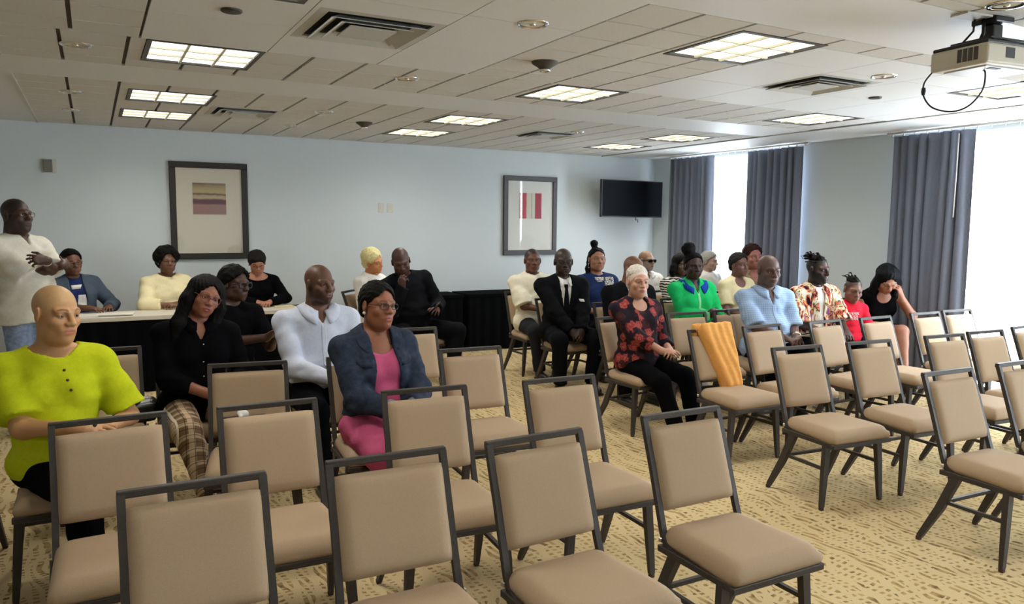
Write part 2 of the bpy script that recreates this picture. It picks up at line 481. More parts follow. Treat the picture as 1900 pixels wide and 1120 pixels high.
# ------------------------------------------------------------------ windows, sheers, curtains
M_WF = plain('window_frame_white', srgb(225, 228, 230), 0.4)
def glass_mat():
    m, nt, b = newmat('window_glass')
    nt.nodes.remove(b)
    tr = node(nt, 'ShaderNodeBsdfTransparent'); gl = node(nt, 'ShaderNodeBsdfGlossy'); gl.inputs['Roughness'].default_value = 0.02
    mx = node(nt, 'ShaderNodeMixShader'); mx.inputs[0].default_value = 0.05
    nt.links.new(tr.outputs[0], mx.inputs[1]); nt.links.new(gl.outputs[0], mx.inputs[2])
    nt.links.new(mx.outputs[0], nt.nodes['Material Output'].inputs[0]); return m
M_GLASS = glass_mat()
def sheer_mat():
    m, nt, b = newmat('sheer_fabric')
    nt.nodes.remove(b)
    df = node(nt, 'ShaderNodeBsdfDiffuse'); df.inputs[0].default_value = (0.9, 0.92, 0.94, 1)
    tl = node(nt, 'ShaderNodeBsdfTranslucent'); tl.inputs[0].default_value = (0.95, 0.96, 0.97, 1)
    tr = node(nt, 'ShaderNodeBsdfTransparent')
    m1 = node(nt, 'ShaderNodeMixShader'); m1.inputs[0].default_value = 0.75
    nt.links.new(df.outputs[0], m1.inputs[1]); nt.links.new(tl.outputs[0], m1.inputs[2])
    m2 = node(nt, 'ShaderNodeMixShader'); m2.inputs[0].default_value = 0.45
    nt.links.new(m1.outputs[0], m2.inputs[1]); nt.links.new(tr.outputs[0], m2.inputs[2])
    nt.links.new(m2.outputs[0], nt.nodes['Material Output'].inputs[0]); return m
M_SHEER = sheer_mat()
for wi, (a, b) in enumerate(WINS):
    bm = bmesh.new()
    X0, X1 = XR+0.12, XR+0.17
    n = 2
    box(bm, (X0, a, WZ0), (X1, a+0.05, WZ1)); box(bm, (X0, b-0.05, WZ0), (X1, b, WZ1))
    box(bm, (X0, a+0.05, WZ0), (X1, b-0.05, WZ0+0.05)); box(bm, (X0, a+0.05, WZ1-0.05), (X1, b-0.05, WZ1))
    for k in range(1, n):
        yy = a+(b-a)*k/n; box(bm, (X0, yy-0.025, WZ0+0.05), (X1, yy+0.025, WZ1-0.05))
    w = struct(obj('window_%d' % (wi+1), bm, M_WF))
    bm = bmesh.new(); box(bm, (XR+0.14, a+0.05, WZ0+0.05), (XR+0.145, b-0.05, WZ1-0.05)); obj('pane', bm, M_GLASS, w)
def drape(name, y0, y1, z0, z1, x, mat, folds, amp, seed, pinch=0.0, thick=0.006, nz=24, topx=0.0, flare=0.0):
    rnd = random.Random(seed)
    ph = [rnd.uniform(0, 6.28) for _ in range(6)]
    ny = int(folds*12)
    bm = bmesh.new(); grid = []
    for side in (0, 1):
        g = []
        for i in range(ny+1):
            row = []
            for j in range(nz+1):
                u = i/ny; v = j/nz
                z = z1+(z0-z1)*v
                uu = u + 0.018*math.sin(2*PI*u*3+ph[0]) + 0.01*math.sin(v*3+ph[1]+u*9)
                a = amp*(0.75+0.35*math.sin(2*PI*u*2.3+ph[2]))*(0.8+0.3*v)
                s = math.sin(2*PI*folds*uu+ph[3]+0.5*math.sin(v*2.2+ph[4]+u*5))
                s = math.copysign(abs(s)**0.75, s)
                xx = x + a*s + 0.01*math.sin(7*u+ph[5]+v*2) + side*thick
                wv = 1+flare*v
                yc = (y0+y1)/2
                yy = yc+(u-0.5)*(y1-y0)*wv + 0.35*a*math.cos(2*PI*folds*uu+ph[3])
                row.append(bm.verts.new((xx, yy, z)))
            g.append(row)
        grid.append(g)
    for side in (0, 1):
        g = grid[side]
        for i in range(ny):
            for j in range(nz):
                q = (g[i][j], g[i+1][j], g[i+1][j+1], g[i][j+1])
                bm.faces.new(q if side == 0 else q[::-1])
    A, B = grid
    for j in range(nz):
        bm.faces.new((A[0][j], A[0][j+1], B[0][j+1], B[0][j])); bm.faces.new((A[ny][j+1], A[ny][j], B[ny][j], B[ny][j+1]))
    for i in range(ny):
        bm.faces.new((A[i+1][0], A[i][0], B[i][0], B[i+1][0])); bm.faces.new((A[i][nz], A[i+1][nz], B[i+1][nz], B[i][nz]))
    bmesh.ops.recalc_face_normals(bm, faces=bm.faces)
    return obj(name, bm, mat, None, True)
M_CURT = fabric('curtain_grey', srgb(120, 125, 140), 0.85, 0.1, 0.2)
SHL = ['white sheer curtain over the far window between grey curtains', 'white sheer curtain glowing at the right edge of the picture', 'white sheer curtain over the unseen window added beside the camera for light']
for (a, b), s, lb in zip(WINS, (1, 2, 3), SHL):
    bm = bmesh.new()
    ny = int((b-a)*60); 
    vs = []
    for i in range(ny+1):
        u = i/ny; y = a-0.02+(b-a+0.04)*u
        xx = XR-0.03+0.012*math.sin(y*58+math.sin(y*7+s)*1.5)
        vs.append((bm.verts.new((xx, y, 0.03)), bm.verts.new((xx, y, ZC-0.06))))
    for i in range(ny): bm.faces.new((vs[i][0], vs[i+1][0], vs[i+1][1], vs[i][1]))
    tag(obj('sheer_curtain', bm, M_SHEER, None, True), lb, 'curtain', 'white sheer curtains')
CT = [(8.14, 9.02, 7, 'long grey curtain beside the television in the far corner'), (6.62, 7.52, 8, 'long dark grey curtain right of the far window'),
      (4.53, 5.40, 8, 'long grey curtain left of the bright right window'), (2.5, 3.0, 5, 'long grey curtain on the near side of the bright right window'), (1.1, 1.7, 5, 'long grey curtain beside the unseen window added next to the camera for light')]
for k, (a, b, n, lb) in enumerate(CT):
    tag(drape('curtain', a, b, 0.02, ZC-0.045, XR-0.13, M_CURT, n, 0.055, 11+k, flare=0.03), lb, 'curtain', 'grey floor-length curtains')
# curtain tracks with gliders
for (a, b), lb in zip([(6.55, 9.1), (2.4, 5.5), (-1.8, 1.75)], ['white curtain track with gliders above the far window', 'white curtain track with gliders above the bright right window', 'white curtain track above the unseen window added beside the camera for light']):
    t = thing('curtain_track', lb, 'curtain track', (XR-0.10, (a+b)/2, ZC-0.02))
    bx('rail', (-0.02, a-(a+b)/2, 0.0), (0.03, b-(a+b)/2, 0.019), M_WP, t)
    y = a+0.05; gl = None
    while y < b:
        if gl is None: gl = bx('glider', (-0.012, -0.006, -0.022), (0.0, 0.006, 0.0), M_WP, t)
        else: gl = gl.copy(); COL.objects.link(gl)
        gl.location = (0, y-(a+b)/2, 0); y += 0.13
tube('wand', [(XR-0.19, 4.66, 2.60), (XR-0.20, 4.655, 2.2), (XR-0.20, 4.66, 1.78)], 0.006, M_WP, bpy.data.objects['curtain.002'])

# ------------------------------------------------------------------ wall things
M_BLACKFR = plain('picture_frame_black', srgb(40, 36, 33), 0.45, nscale=40, namt=0.2)
M_MAT = plain('picture_mat', srgb(214, 206, 188), 0.7)
M_GLAZE = glass_mat()
def art1(nt, tc):
    x, y, z = sepxyz(nt, tc.outputs['Object'])
    n = noise(nt, tc.outputs['Object'], 9, 4, 0.6, 0.6)
    f = mth(nt, 'ADD', mth(nt, 'ADD', mth(nt, 'MULTIPLY', z, 2.75), 0.5), mth(nt, 'MULTIPLY', mth(nt, 'SUBTRACT', n['Fac'], 0.5), 0.10))
    return ramp(nt, f, [(0.0, srgb(150, 112, 104)), (0.30, srgb(158, 118, 112)), (0.36, srgb(92, 40, 48)), (0.47, srgb(98, 48, 52)), (0.52, srgb(190, 170, 130)), (0.60, srgb(176, 156, 120)), (0.64, srgb(84, 60, 40)), (0.70, srgb(186, 168, 118)), (0.85, srgb(170, 152, 104)), (1.0, srgb(116, 92, 66))])
def art2(nt, tc):
    x, y, z = sepxyz(nt, tc.outputs['Object'])
    n = noise(nt, tc.outputs['Object'], 14, 3)
    f = mth(nt, 'ADD', mth(nt, 'ADD', mth(nt, 'MULTIPLY', x, 2.75), 0.5), mth(nt, 'MULTIPLY', mth(nt, 'SUBTRACT', n['Fac'], 0.5), 0.03))
    return ramp(nt, f, [(0.0, srgb(190, 92, 92)), (0.05, srgb(120, 104, 84)), (0.08, srgb(210, 190, 180)), (0.14, srgb(186, 74, 78)), (0.30, srgb(190, 84, 86)), (0.32, srgb(206, 204, 188)), (0.52, srgb(206, 206, 190)), (0.54, srgb(110, 110, 96)), (0.56, srgb(206, 206, 190)), (0.69, srgb(200, 188, 176)), (0.70, srgb(168, 70, 84)), (0.97, srgb(176, 76, 92)), (1.0, srgb(210, 170, 168))], 'CONSTANT')
M_ART = [ramp_mat('art_bands', art1, 0.7), ramp_mat('art_stripes', art2, 0.7)]
for k, (xc, wd, lb) in enumerate([(1.21, 0.85, 'large black framed print of a striped earthy landscape band, left of the wall'), (5.50, 0.87, 'large dark framed print of red and white vertical stripes, right of the wall')]):
    t = thing('framed_picture', lb, 'picture', (xc, YB, 1.785))
    h, v = wd/2, 0.555; b = 0.068
    bm = bmesh.new()
    for (x0, z0, x1, z1) in ((-h, -v, h, -v+b), (-h, v-b, h, v), (-h, -v+b, -h+b, v-b), (h-b, -v+b, h, v-b)):
        box(bm, (x0, -0.04, z0), (x1, -0.001, z1), 0.004, 1)
    obj('frame', bm, M_BLACKFR if k == 0 else plain('picture_frame_grey', srgb(70, 68, 70), 0.45, nscale=40, namt=0.2), t)
    bx('mat_board', (-h+b-0.003, -0.018, -v+b-0.003), (h-b+0.003, -0.010, v-b+0.003), M_MAT if k == 0 else plain('picture_mat_cool', srgb(218, 218, 212), 0.7), t)
    a = bx('print', (-0.18, -0.003, -0.18), (0.18, 0.001, 0.18), M_ART[k], t); a.location = (0.0, -0.019, 0.14)
    g = bx('glass', (-h+b, -0.027, -v+b), (h-b, -0.025, v-b), M_GLAZE, t)
# television on a bracket
M_SCR = plain('tv_screen', (0.003, 0.004, 0.006), 0.5, spec=0.06)
M_BEZ = plain('black_plastic', (0.012, 0.012, 0.013), 0.4)
t = thing('television', 'black flat television angled on a bracket in the far right corner', 'television', (7.04, 9.22, 2.05), R(4))
bx('housing', (-0.59, -0.012, -0.27), (0.59, 0.035, 0.27), M_BEZ, t, 0.006)
bx('screen', (-0.575, -0.0155, -0.252), (0.575, -0.0125, 0.258), M_SCR, t)
bm = bmesh.new(); box(bm, (-0.12, 0.035, -0.15), (0.12, 0.055, 0.15)); box(bm, (-0.03, 0.055, -0.05), (0.03, 0.33, 0.05)); box(bm, (-0.11, 0.325, -0.13), (0.11, 0.338, 0.13))
obj('wall_bracket', bm, M_BEZ, t)
tube('cable', [(0.1, 0.02, -0.26), (0.12, 0.05, -0.31), (0.2, 0.1, -0.30), (0.3, 0.2, -0.34)], 0.006, M_BEZ, t)
# thermostat / notifier box and switches
t = thing('alarm_box', 'small white wall box high up at the left end of the back wall', 'wall box', (-0.37, YB, 2.235))
bx('plate', (-0.07, -0.012, -0.075), (0.07, -0.001, 0.075), M_WP, t, 0.004)
bx('cover', (-0.055, -0.045, -0.065), (0.03, -0.012, 0.065), plain('alarm_grey', srgb(120, 120, 116), 0.5), t, 0.006)
for x, lb in [(3.29, 'left one of the pair of white wall switches'), (3.41, 'right one of the pair of white wall switches')]:
    t = thing('wall_switch', lb, 'switch', (x, YB, 1.86), 0, 'white wall switches')
    bx('plate', (-0.04, -0.008, -0.06), (0.04, -0.001, 0.06), M_WP, t, 0.002); bx('rocker', (-0.016, -0.012, -0.03), (0.016, -0.008, 0.03), M_WP, t)

# ------------------------------------------------------------------ chairs
M_SEAT = plain('chair_fabric', srgb(171, 148, 121), 0.75, spec=0.25, nscale=260, namt=0.13, bump=0.15, bscale=500)
M_METAL = plain('chair_metal', srgb(62, 57, 53), 0.5, spec=0.3, nscale=120, namt=0.3, bump=0.1, bscale=300)
M_FOOT = plain('chair_foot', srgb(70, 52, 42), 0.8)
M_BOLT = plain('bolt_steel', (0.6, 0.6, 0.6), 0.3, metal=1.0)
def make_chair(name, label):
    t = thing(name, label, 'chair')
    bm = bmesh.new(); pad(bm, 0.405, 0.455, 0.43, 0.066, 0.024, 0.014, 14, 14, 0.006)
    bmesh.ops.transform(bm, matrix=Matrix.Translation((0, 0.075, 0.408)), verts=bm.verts); obj('seat', bm, M_SEAT, t, True)
    u = Vector((0, -0.105, 0.31)).normalized(); n = Vector((-1, 0, 0)).cross(u)
    M = Matrix(((-1, u.x, n.x, 0), (0, u.y, n.y, -0.206), (0, u.z, n.z, 0.692), (0, 0, 0, 1)))
    bm = bmesh.new(); pad(bm, 0.381, 0.381, 0.332, 0.034, 0.013, 0.010, 14, 14, 0.003)
    bmesh.ops.transform(bm, matrix=M @ Matrix.Translation((0, 0, -0.012)), verts=bm.verts); obj('backrest', bm, M_SEAT, t, True)
    bm = bmesh.new()
    for s in (-1, 1):
        pts = [(s*0.199, -0.273, 0.888), (s*0.199, -0.205, 0.69), (s*0.201, -0.142, 0.50)] + bez((s*0.202, -0.135, 0.48), (s*0.203, -0.115, 0.405), (s*0.205, -0.04, 0.398), 6)
        sweep(bm, pts, rect(0.011, 0.012), updir=(1, 0, 0))
    box(bm, (-0.210, -0.287, 0.877), (0.210, -0.262, 0.900), 0.003, 1)
    for s in (-1, 1):
        box(bm, (s*0.105-0.012, -0.165, 0.41), (s*0.105+0.012, -0.150, 0.56), 0, 1, None) if False else None
    bmesh.ops.recalc_face_normals(bm, faces=bm.faces)
    obj('back_frame', bm, M_METAL, t)
    bm = bmesh.new()
    for s in (-1, 1):
        box(bm, (s*0.213-0.011, -0.135, 0.384), (s*0.213+0.011, 0.272, 0.410), 0.002, 1)
    box(bm, (-0.232, 0.270, 0.384), (0.232, 0.294, 0.410), 0.003, 1)
    box(bm, (-0.205, -0.125, 0.384), (0.205, -0.103, 0.408), 0.002, 1)
    obj('seat_frame', bm, M_METAL, t)
    for s in (-1, 1):
        bm = bmesh.new(); sweep(bm, [(s*0.207, 0.215, 0.392), (s*0.222, 0.222, 0.2), (s*0.236, 0.228, 0.02)], rect(0.019, 0.015), updir=(0, 1, 0), scales=[1.05, 0.95, 0.72])
        bmesh.ops.recalc_face_normals(bm, faces=bm.faces); lg = obj('leg', bm, M_METAL, t)
        bx('foot_cap', (s*0.237-0.012, 0.216, 0), (s*0.237+0.012, 0.240, 0.022), M_FOOT, lg, 0.003, 1)
        bm = bmesh.new(); sweep(bm, [(s*0.205, -0.045, 0.395), (s*0.222, -0.120, 0.2), (s*0.243, -0.208, 0.02)], rect(0.020, 0.015), updir=(1, 0, 0), scales=[1.15, 1.0, 0.72])
        bmesh.ops.recalc_face_normals(bm, faces=bm.faces); lg = obj('leg', bm, M_METAL, t)
        bx('foot_cap', (s*0.244-0.012, -0.224, 0), (s*0.244+0.012, -0.200, 0.022), M_FOOT, lg, 0.003, 1)
        bm = bmesh.new(); sweep(bm, [(s*0.217, 0.215, 0.245), (s*0.217, -0.098, 0.245)], rect(0.009, 0.009)); bmesh.ops.recalc_face_normals(bm, faces=bm.faces); obj('stretcher', bm, M_METAL, t)
        bm = bmesh.new(); box(bm, (s*0.222-0.004, -0.128, 0.425), (s*0.222+0.004, -0.112, 0.443), 0.002, 1); obj('bolt', bm, M_BOLT, t)
    bm = bmesh.new(); sweep(bm, [(-0.217, -0.095, 0.245), (0.217, -0.095, 0.245)], rect(0.009, 0.009)); bmesh.ops.recalc_face_normals(bm, faces=bm.faces); obj('stretcher', bm, M_METAL, t)
    return t
CHAIRS = [  # rail centre x, rail y, heading offset (deg), label
    (0.24, 2.43, 0, 'empty beige banquet chair in the nearest row, closest to the bottom left'),
    (0.85, 2.43, -2, 'empty beige banquet chair in the nearest row, second from the left'),
    (1.42, 2.41, 2, 'empty beige banquet chair in the nearest row, third from the left'),
    (2.16, 2.45, 0, 'empty beige banquet chair in the nearest row standing alone at the aisle'),
    (0.03, 3.39, 2, 'empty beige banquet chair directly in front of the lime green blouse'),
    (0.64, 3.37, -1, 'empty beige banquet chair in the second row below the plaid trousers'),
    (1.36, 3.35, -5, 'empty beige banquet chair in front of the woman in the denim jacket'),
    (2.07, 3.28, -2, 'empty beige banquet chair at the aisle end of the second row'),
    (0.73, 4.39, -8, 'empty beige banquet chair in front of the long-haired woman in black'),
    (2.06, 4.32, -4, 'empty beige banquet chair at the aisle right of the denim jacket woman'),
    (2.04, 5.32, -3, 'empty beige banquet chair behind the shoulder of the denim jacket woman'),
    (0.03, 5.25, 0, 'empty beige banquet chair between lime blouse and long-haired woman, holding a bag'),
    (-0.70, 4.62, 0, 'banquet chair cut by the left edge, only a dark leg showing'),
    (4.02, 3.47, -5, 'empty beige banquet chair at the aisle end of the right block, second row'),
    (4.67, 3.42, -4, 'empty beige banquet chair second from the aisle in the right block, second row'),
    (4.11, 2.51, -2, 'empty beige banquet chair nearest in the right block with a worn glossy seat'),
    (5.46, 3.38, -4, 'empty beige banquet chair third from the aisle in the right block, second row'),
    (5.97, 3.38, -3, 'empty beige banquet chair fourth from the aisle, pale light on its top rail'),
    (4.78, 2.50, -1, 'empty beige banquet chair cut by the right edge of the picture'),
    (6.60, 3.42, 2, 'empty pale banquet chair by the bright window at the right edge'),
    (4.09, 4.36, -1, 'beige banquet chair with the orange cardigan over its back'),
    (4.62, 4.34, 1, 'empty beige banquet chair in front of the man in the light blue shirt'),
    (5.33, 4.33, 4, 'empty beige banquet chair in front of the colourful shirt'),
    (5.98, 4.33, 1, 'empty beige banquet chair in front of the child in the red shirt'),
    (6.72, 4.36, 0, 'empty pale banquet chair in front of the bowed woman with black hair'),
    (7.24, 4.38, -3, 'white-glowing banquet chair right against the bright window'),
    (4.66, 5.27, -5, 'empty beige banquet chair in front of the green cardigan'),
    (5.22, 5.30, -2, 'beige banquet chair almost hidden beside the blue shirted man'),
]
H180 = PI
chair0 = None
def place_chair(x, y, off, label, back=True):
    global chair0
    h = H180 + R(off)
    # rail is 0.27 behind the origin
    ox = x - math.sin(h)*0.27; oy = y + math.cos(h)*0.27
    if chair0 is None:
        chair0 = make_chair('banquet_chair', label); chair0['group'] = 'beige banquet chairs'
        chair0.location = (ox, oy, 0); chair0.rotation_euler = (0, 0, h); return chair0
    return dup(chair0, (ox, oy, 0), h, label, 'beige banquet chairs')
for x, y, off, lb in CHAIRS: place_chair(x, y, off, lb)

# ------------------------------------------------------------------ tables
M_CLOTHB = plain('table_skirt_black', (0.003, 0.0035, 0.0045), 0.95, spec=0.04)
M_TTOP = plain('table_top_white', srgb(206, 200, 184), 0.5, nscale=8, namt=0.06)
def table(label, x0, x1, y0, y1, topcol, seed):
    t = thing('draped_table', label, 'table', ((x0+x1)/2, (y0+y1)/2, 0), 0)
    hx, hy = (x1-x0)/2, (y1-y0)/2
    bx('tabletop', (-hx-0.016, -hy-0.016, 0.708), (hx+0.016, hy+0.016, 0.752), topcol, t, 0.006)
    # pleated skirt: a closed strip around the table
    bm = bmesh.new(); pts = []
    N = int((4*hx+4*hy)/0.02)
    per = [(-hx, -hy), (hx, -hy), (hx, hy), (-hx, hy)]
    for k in range(4):
        a = Vector(per[k]); b = Vector(per[(k+1) % 4]); L = (b-a).length; n = max(2, int(L/0.02)); nn = Vector((b.y-a.y, a.x-b.x)).normalized()
        for i in range(n):
            u = i/n; s = u*L
            off = 0.010*math.sin(s*42+seed+1.3*math.sin(s*5)) if 0.03 < s < L-0.03 else 0
            pts.append((a+(b-a)*u, nn, off))
    top = [bm.verts.new((p.x+nn.x*(0.002+o*0.3), p.y+nn.y*(0.002+o*0.3), 0.712)) for p, nn, o in pts]
    mid = [bm.verts.new((p.x+nn.x*(0.008+o*0.8), p.y+nn.y*(0.008+o*0.8), 0.45)) for p, nn, o in pts]
    bot = [bm.verts.new((p.x+nn.x*(0.012+o*1.2), p.y+nn.y*(0.012+o*1.2), 0.004)) for p, nn, o in pts]
    n = len(pts)
    for i in range(n):
        j = (i+1) % n
        bm.faces.new((top[i], mid[i], mid[j], top[j])); bm.faces.new((mid[i], bot[i], bot[j], mid[j]))
    bmesh.ops.recalc_face_normals(bm, faces=bm.faces)
    o = obj('table_skirt', bm, M_CLOTHB, t, True)
    for sx in (-1, 1):
        for sy in (-1, 1): bx('leg', (sx*(hx-0.06)-0.015, sy*(hy-0.05)-0.015, 0), (sx*(hx-0.06)+0.015, sy*(hy-0.05)+0.015, 0.725), M_METAL, t)
    return t
table('long white-topped table with black skirt, seated women behind it', -0.34, 2.15, 8.22, 8.70, M_TTOP, 1)
table('black draped table against the back wall behind the leaning man', 2.95, 4.18, 9.0, 9.50, M_CLOTHB, 2)
table('black draped table against the back wall behind the white T-shirt', 4.27, 6.2, 9.0, 9.50, M_CLOTHB, 3)
M_PAPER = plain('paper', srgb(226, 222, 210), 0.7)
M_PAPER2 = plain('paper_cream', srgb(222, 206, 160), 0.7)
M_DARKBOOK = plain('dark_cover', srgb(58, 50, 44), 0.6)
for x, y, z, w, d, rz, m, lb in [(0.02, 8.42, 0.7525, 0.42, 0.24, 5, M_PAPER, 'flat white paper sheets on the table beside the grey blazer'),
                         (0.18, 8.36, 0.7605, 0.30, 0.20, -8, M_PAPER, 'white folder on the stack of sheets at the left of the table'),
                         (1.33, 8.40, 0.7525, 0.28, 0.20, 12, M_PAPER, 'open white notepad under the writing hands'),
                         (1.80, 8.48, 0.7525, 0.20, 0.14, -5, M_PAPER2, 'cream coloured pad near the right end of the table'),
                         (1.98, 8.52, 0.7525, 0.10, 0.16, 20, M_DARKBOOK, 'dark small booklet at the right end of the table')]:
    o = bx('paper_stack', (-w/2, -d/2, 0), (w/2, d/2, 0.007), m); o.location = (x, y, z); o.rotation_euler = (0, 0, R(rz)); tag(o, lb, 'paper')

# ------------------------------------------------------------------ projector
M_PJ = plain('projector_body', srgb(206, 200, 184), 0.45)
M_PJT = plain('projector_dark', srgb(40, 38, 40), 0.5)
t = thing('ceiling_projector', 'white projector hanging from the ceiling on a black mount', 'projector', (3.65, 2.15, 2.44), R(0))
A = Vector((3.75-3.65, 2.42-2.15, 0)); Bv = Vector((3.98-3.65, 2.16-2.15, 0))
ax = Bv.normalized(); ay = Vector((-ax.y, ax.x, 0)); rz = math.atan2(ax.y, ax.x)
t.rotation_euler = (0, 0, rz + R(-8))
# local: x along the front face, y along the vented side
LX, LY, HZ = 0.42, 0.30, 0.095
bx('body', (0, 0, 0), (LX, LY, HZ), M_PJ, t, 0.012, 3, smooth=False)
bx('top_cover', (0.006, 0.006, HZ-0.002), (LX-0.006, LY-0.006, HZ+0.016), M_PJT, t, 0.006)
for k in range(4):
    bx('vent_grille', (-0.003, 0.045+k*0.028, 0.022), (0.002, 0.066+k*0.028, 0.082), M_DGR, t)
bm = bmesh.new(); box(bm, (0.125, -0.002, 0.032), (0.185, 0.004, 0.080)); obj('sensor_window', bm, M_PJT, t)
bm = bmesh.new(); lathe(bm, [(0.045, 0.0), (0.045, -0.02), (0.036, -0.024), (0.034, -0.006), (0.001, -0.004)], 24, Matrix.Translation((0.33, 0.0, 0.05)) @ Matrix.Rotation(R(-90), 4, 'X').inverted())
obj('lens', bm, M_PJT, t, True)
bx('base_plate', (0.05, 0.04, -0.006), (LX-0.05, LY-0.04, 0.001), plain('projector_base', srgb(214, 220, 228), 0.4), t, 0.002)
bx('speaker_slot', (0.10, 0.05, -0.009), (0.17, 0.075, -0.005), M_DGR, t)
for q in ((0.10, 0.05), (0.10, 0.22), (0.30, 0.14)):
    bx('mount_arm', (q[0]-0.012, q[1]-0.012, HZ+0.014), (q[0]+0.012, q[1]+0.012, HZ+0.03), M_BEZ, t)
bm = bmesh.new(); box(bm, (0.06, 0.03, HZ+0.028), (0.34, 0.24, HZ+0.036)); box(bm, (0.165, 0.10, HZ+0.036), (0.235, 0.165, 2.655-2.44), 0.008, 2); box(bm, (0.14, 0.07, 2.655-2.44), (0.27, 0.20, 2.684-2.44), 0.006, 2)
obj('ceiling_mount', bm, M_BEZ, t)
tube('cable', [(0.10, 0.15, 2.683-2.44), (0.095, 0.15, 0.18), (0.07, 0.2, HZ+0.02)], 0.005, M_BEZ, t)
tube('cable', [(0.12, 0.12, 2.683-2.44), (0.125, 0.12, 0.17), (0.12, 0.14, HZ+0.02)], 0.008, M_BEZ, t)
bx('ceiling_plate', (-0.04, 0.08, 2.674-2.44), (0.13, 0.17, 2.683-2.44), M_WP, t)
pts = [Vector((0.0, 0.285, 0.0)), Vector((-0.03, 0.30, -0.05)), Vector((-0.03, 0.30, -0.11)), Vector((0.0, 0.27, -0.17)), Vector((0.05, 0.2, -0.195)), Vector((0.09, 0.14, -0.17)), Vector((0.12, 0.10, -0.10)), Vector((0.13, 0.10, -0.02)), Vector((0.13, 0.12, 0.0))]
def smooth_pts(P, n=6):
    P = [Vector(p) for p in P]; out = []
    for i in range(len(P)-1):
        p0, p1, p2, p3 = P[max(i-1, 0)], P[i], P[i+1], P[min(i+2, len(P)-1)]
        for k in range(n):
            s = k/n
            out.append(0.5*((2*p1)+(p2-p0)*s+(2*p0-5*p1+4*p2-p3)*s*s+(3*p1-p0-3*p2+p3)*s**3))
    out.append(P[-1]); return out
lp = tube('hanging_cable', smooth_pts(pts), 0.004, M_BEZ, t)
bm = bmesh.new(); lathe(bm, [(0.001, 0.02), (0.009, 0.017), (0.011, 0), (0.008, -0.017), (0.001, -0.02)], 12); o = obj('cable_bead', bm, M_BEZ, t, True); o.location = (-0.032, 0.30, -0.09)

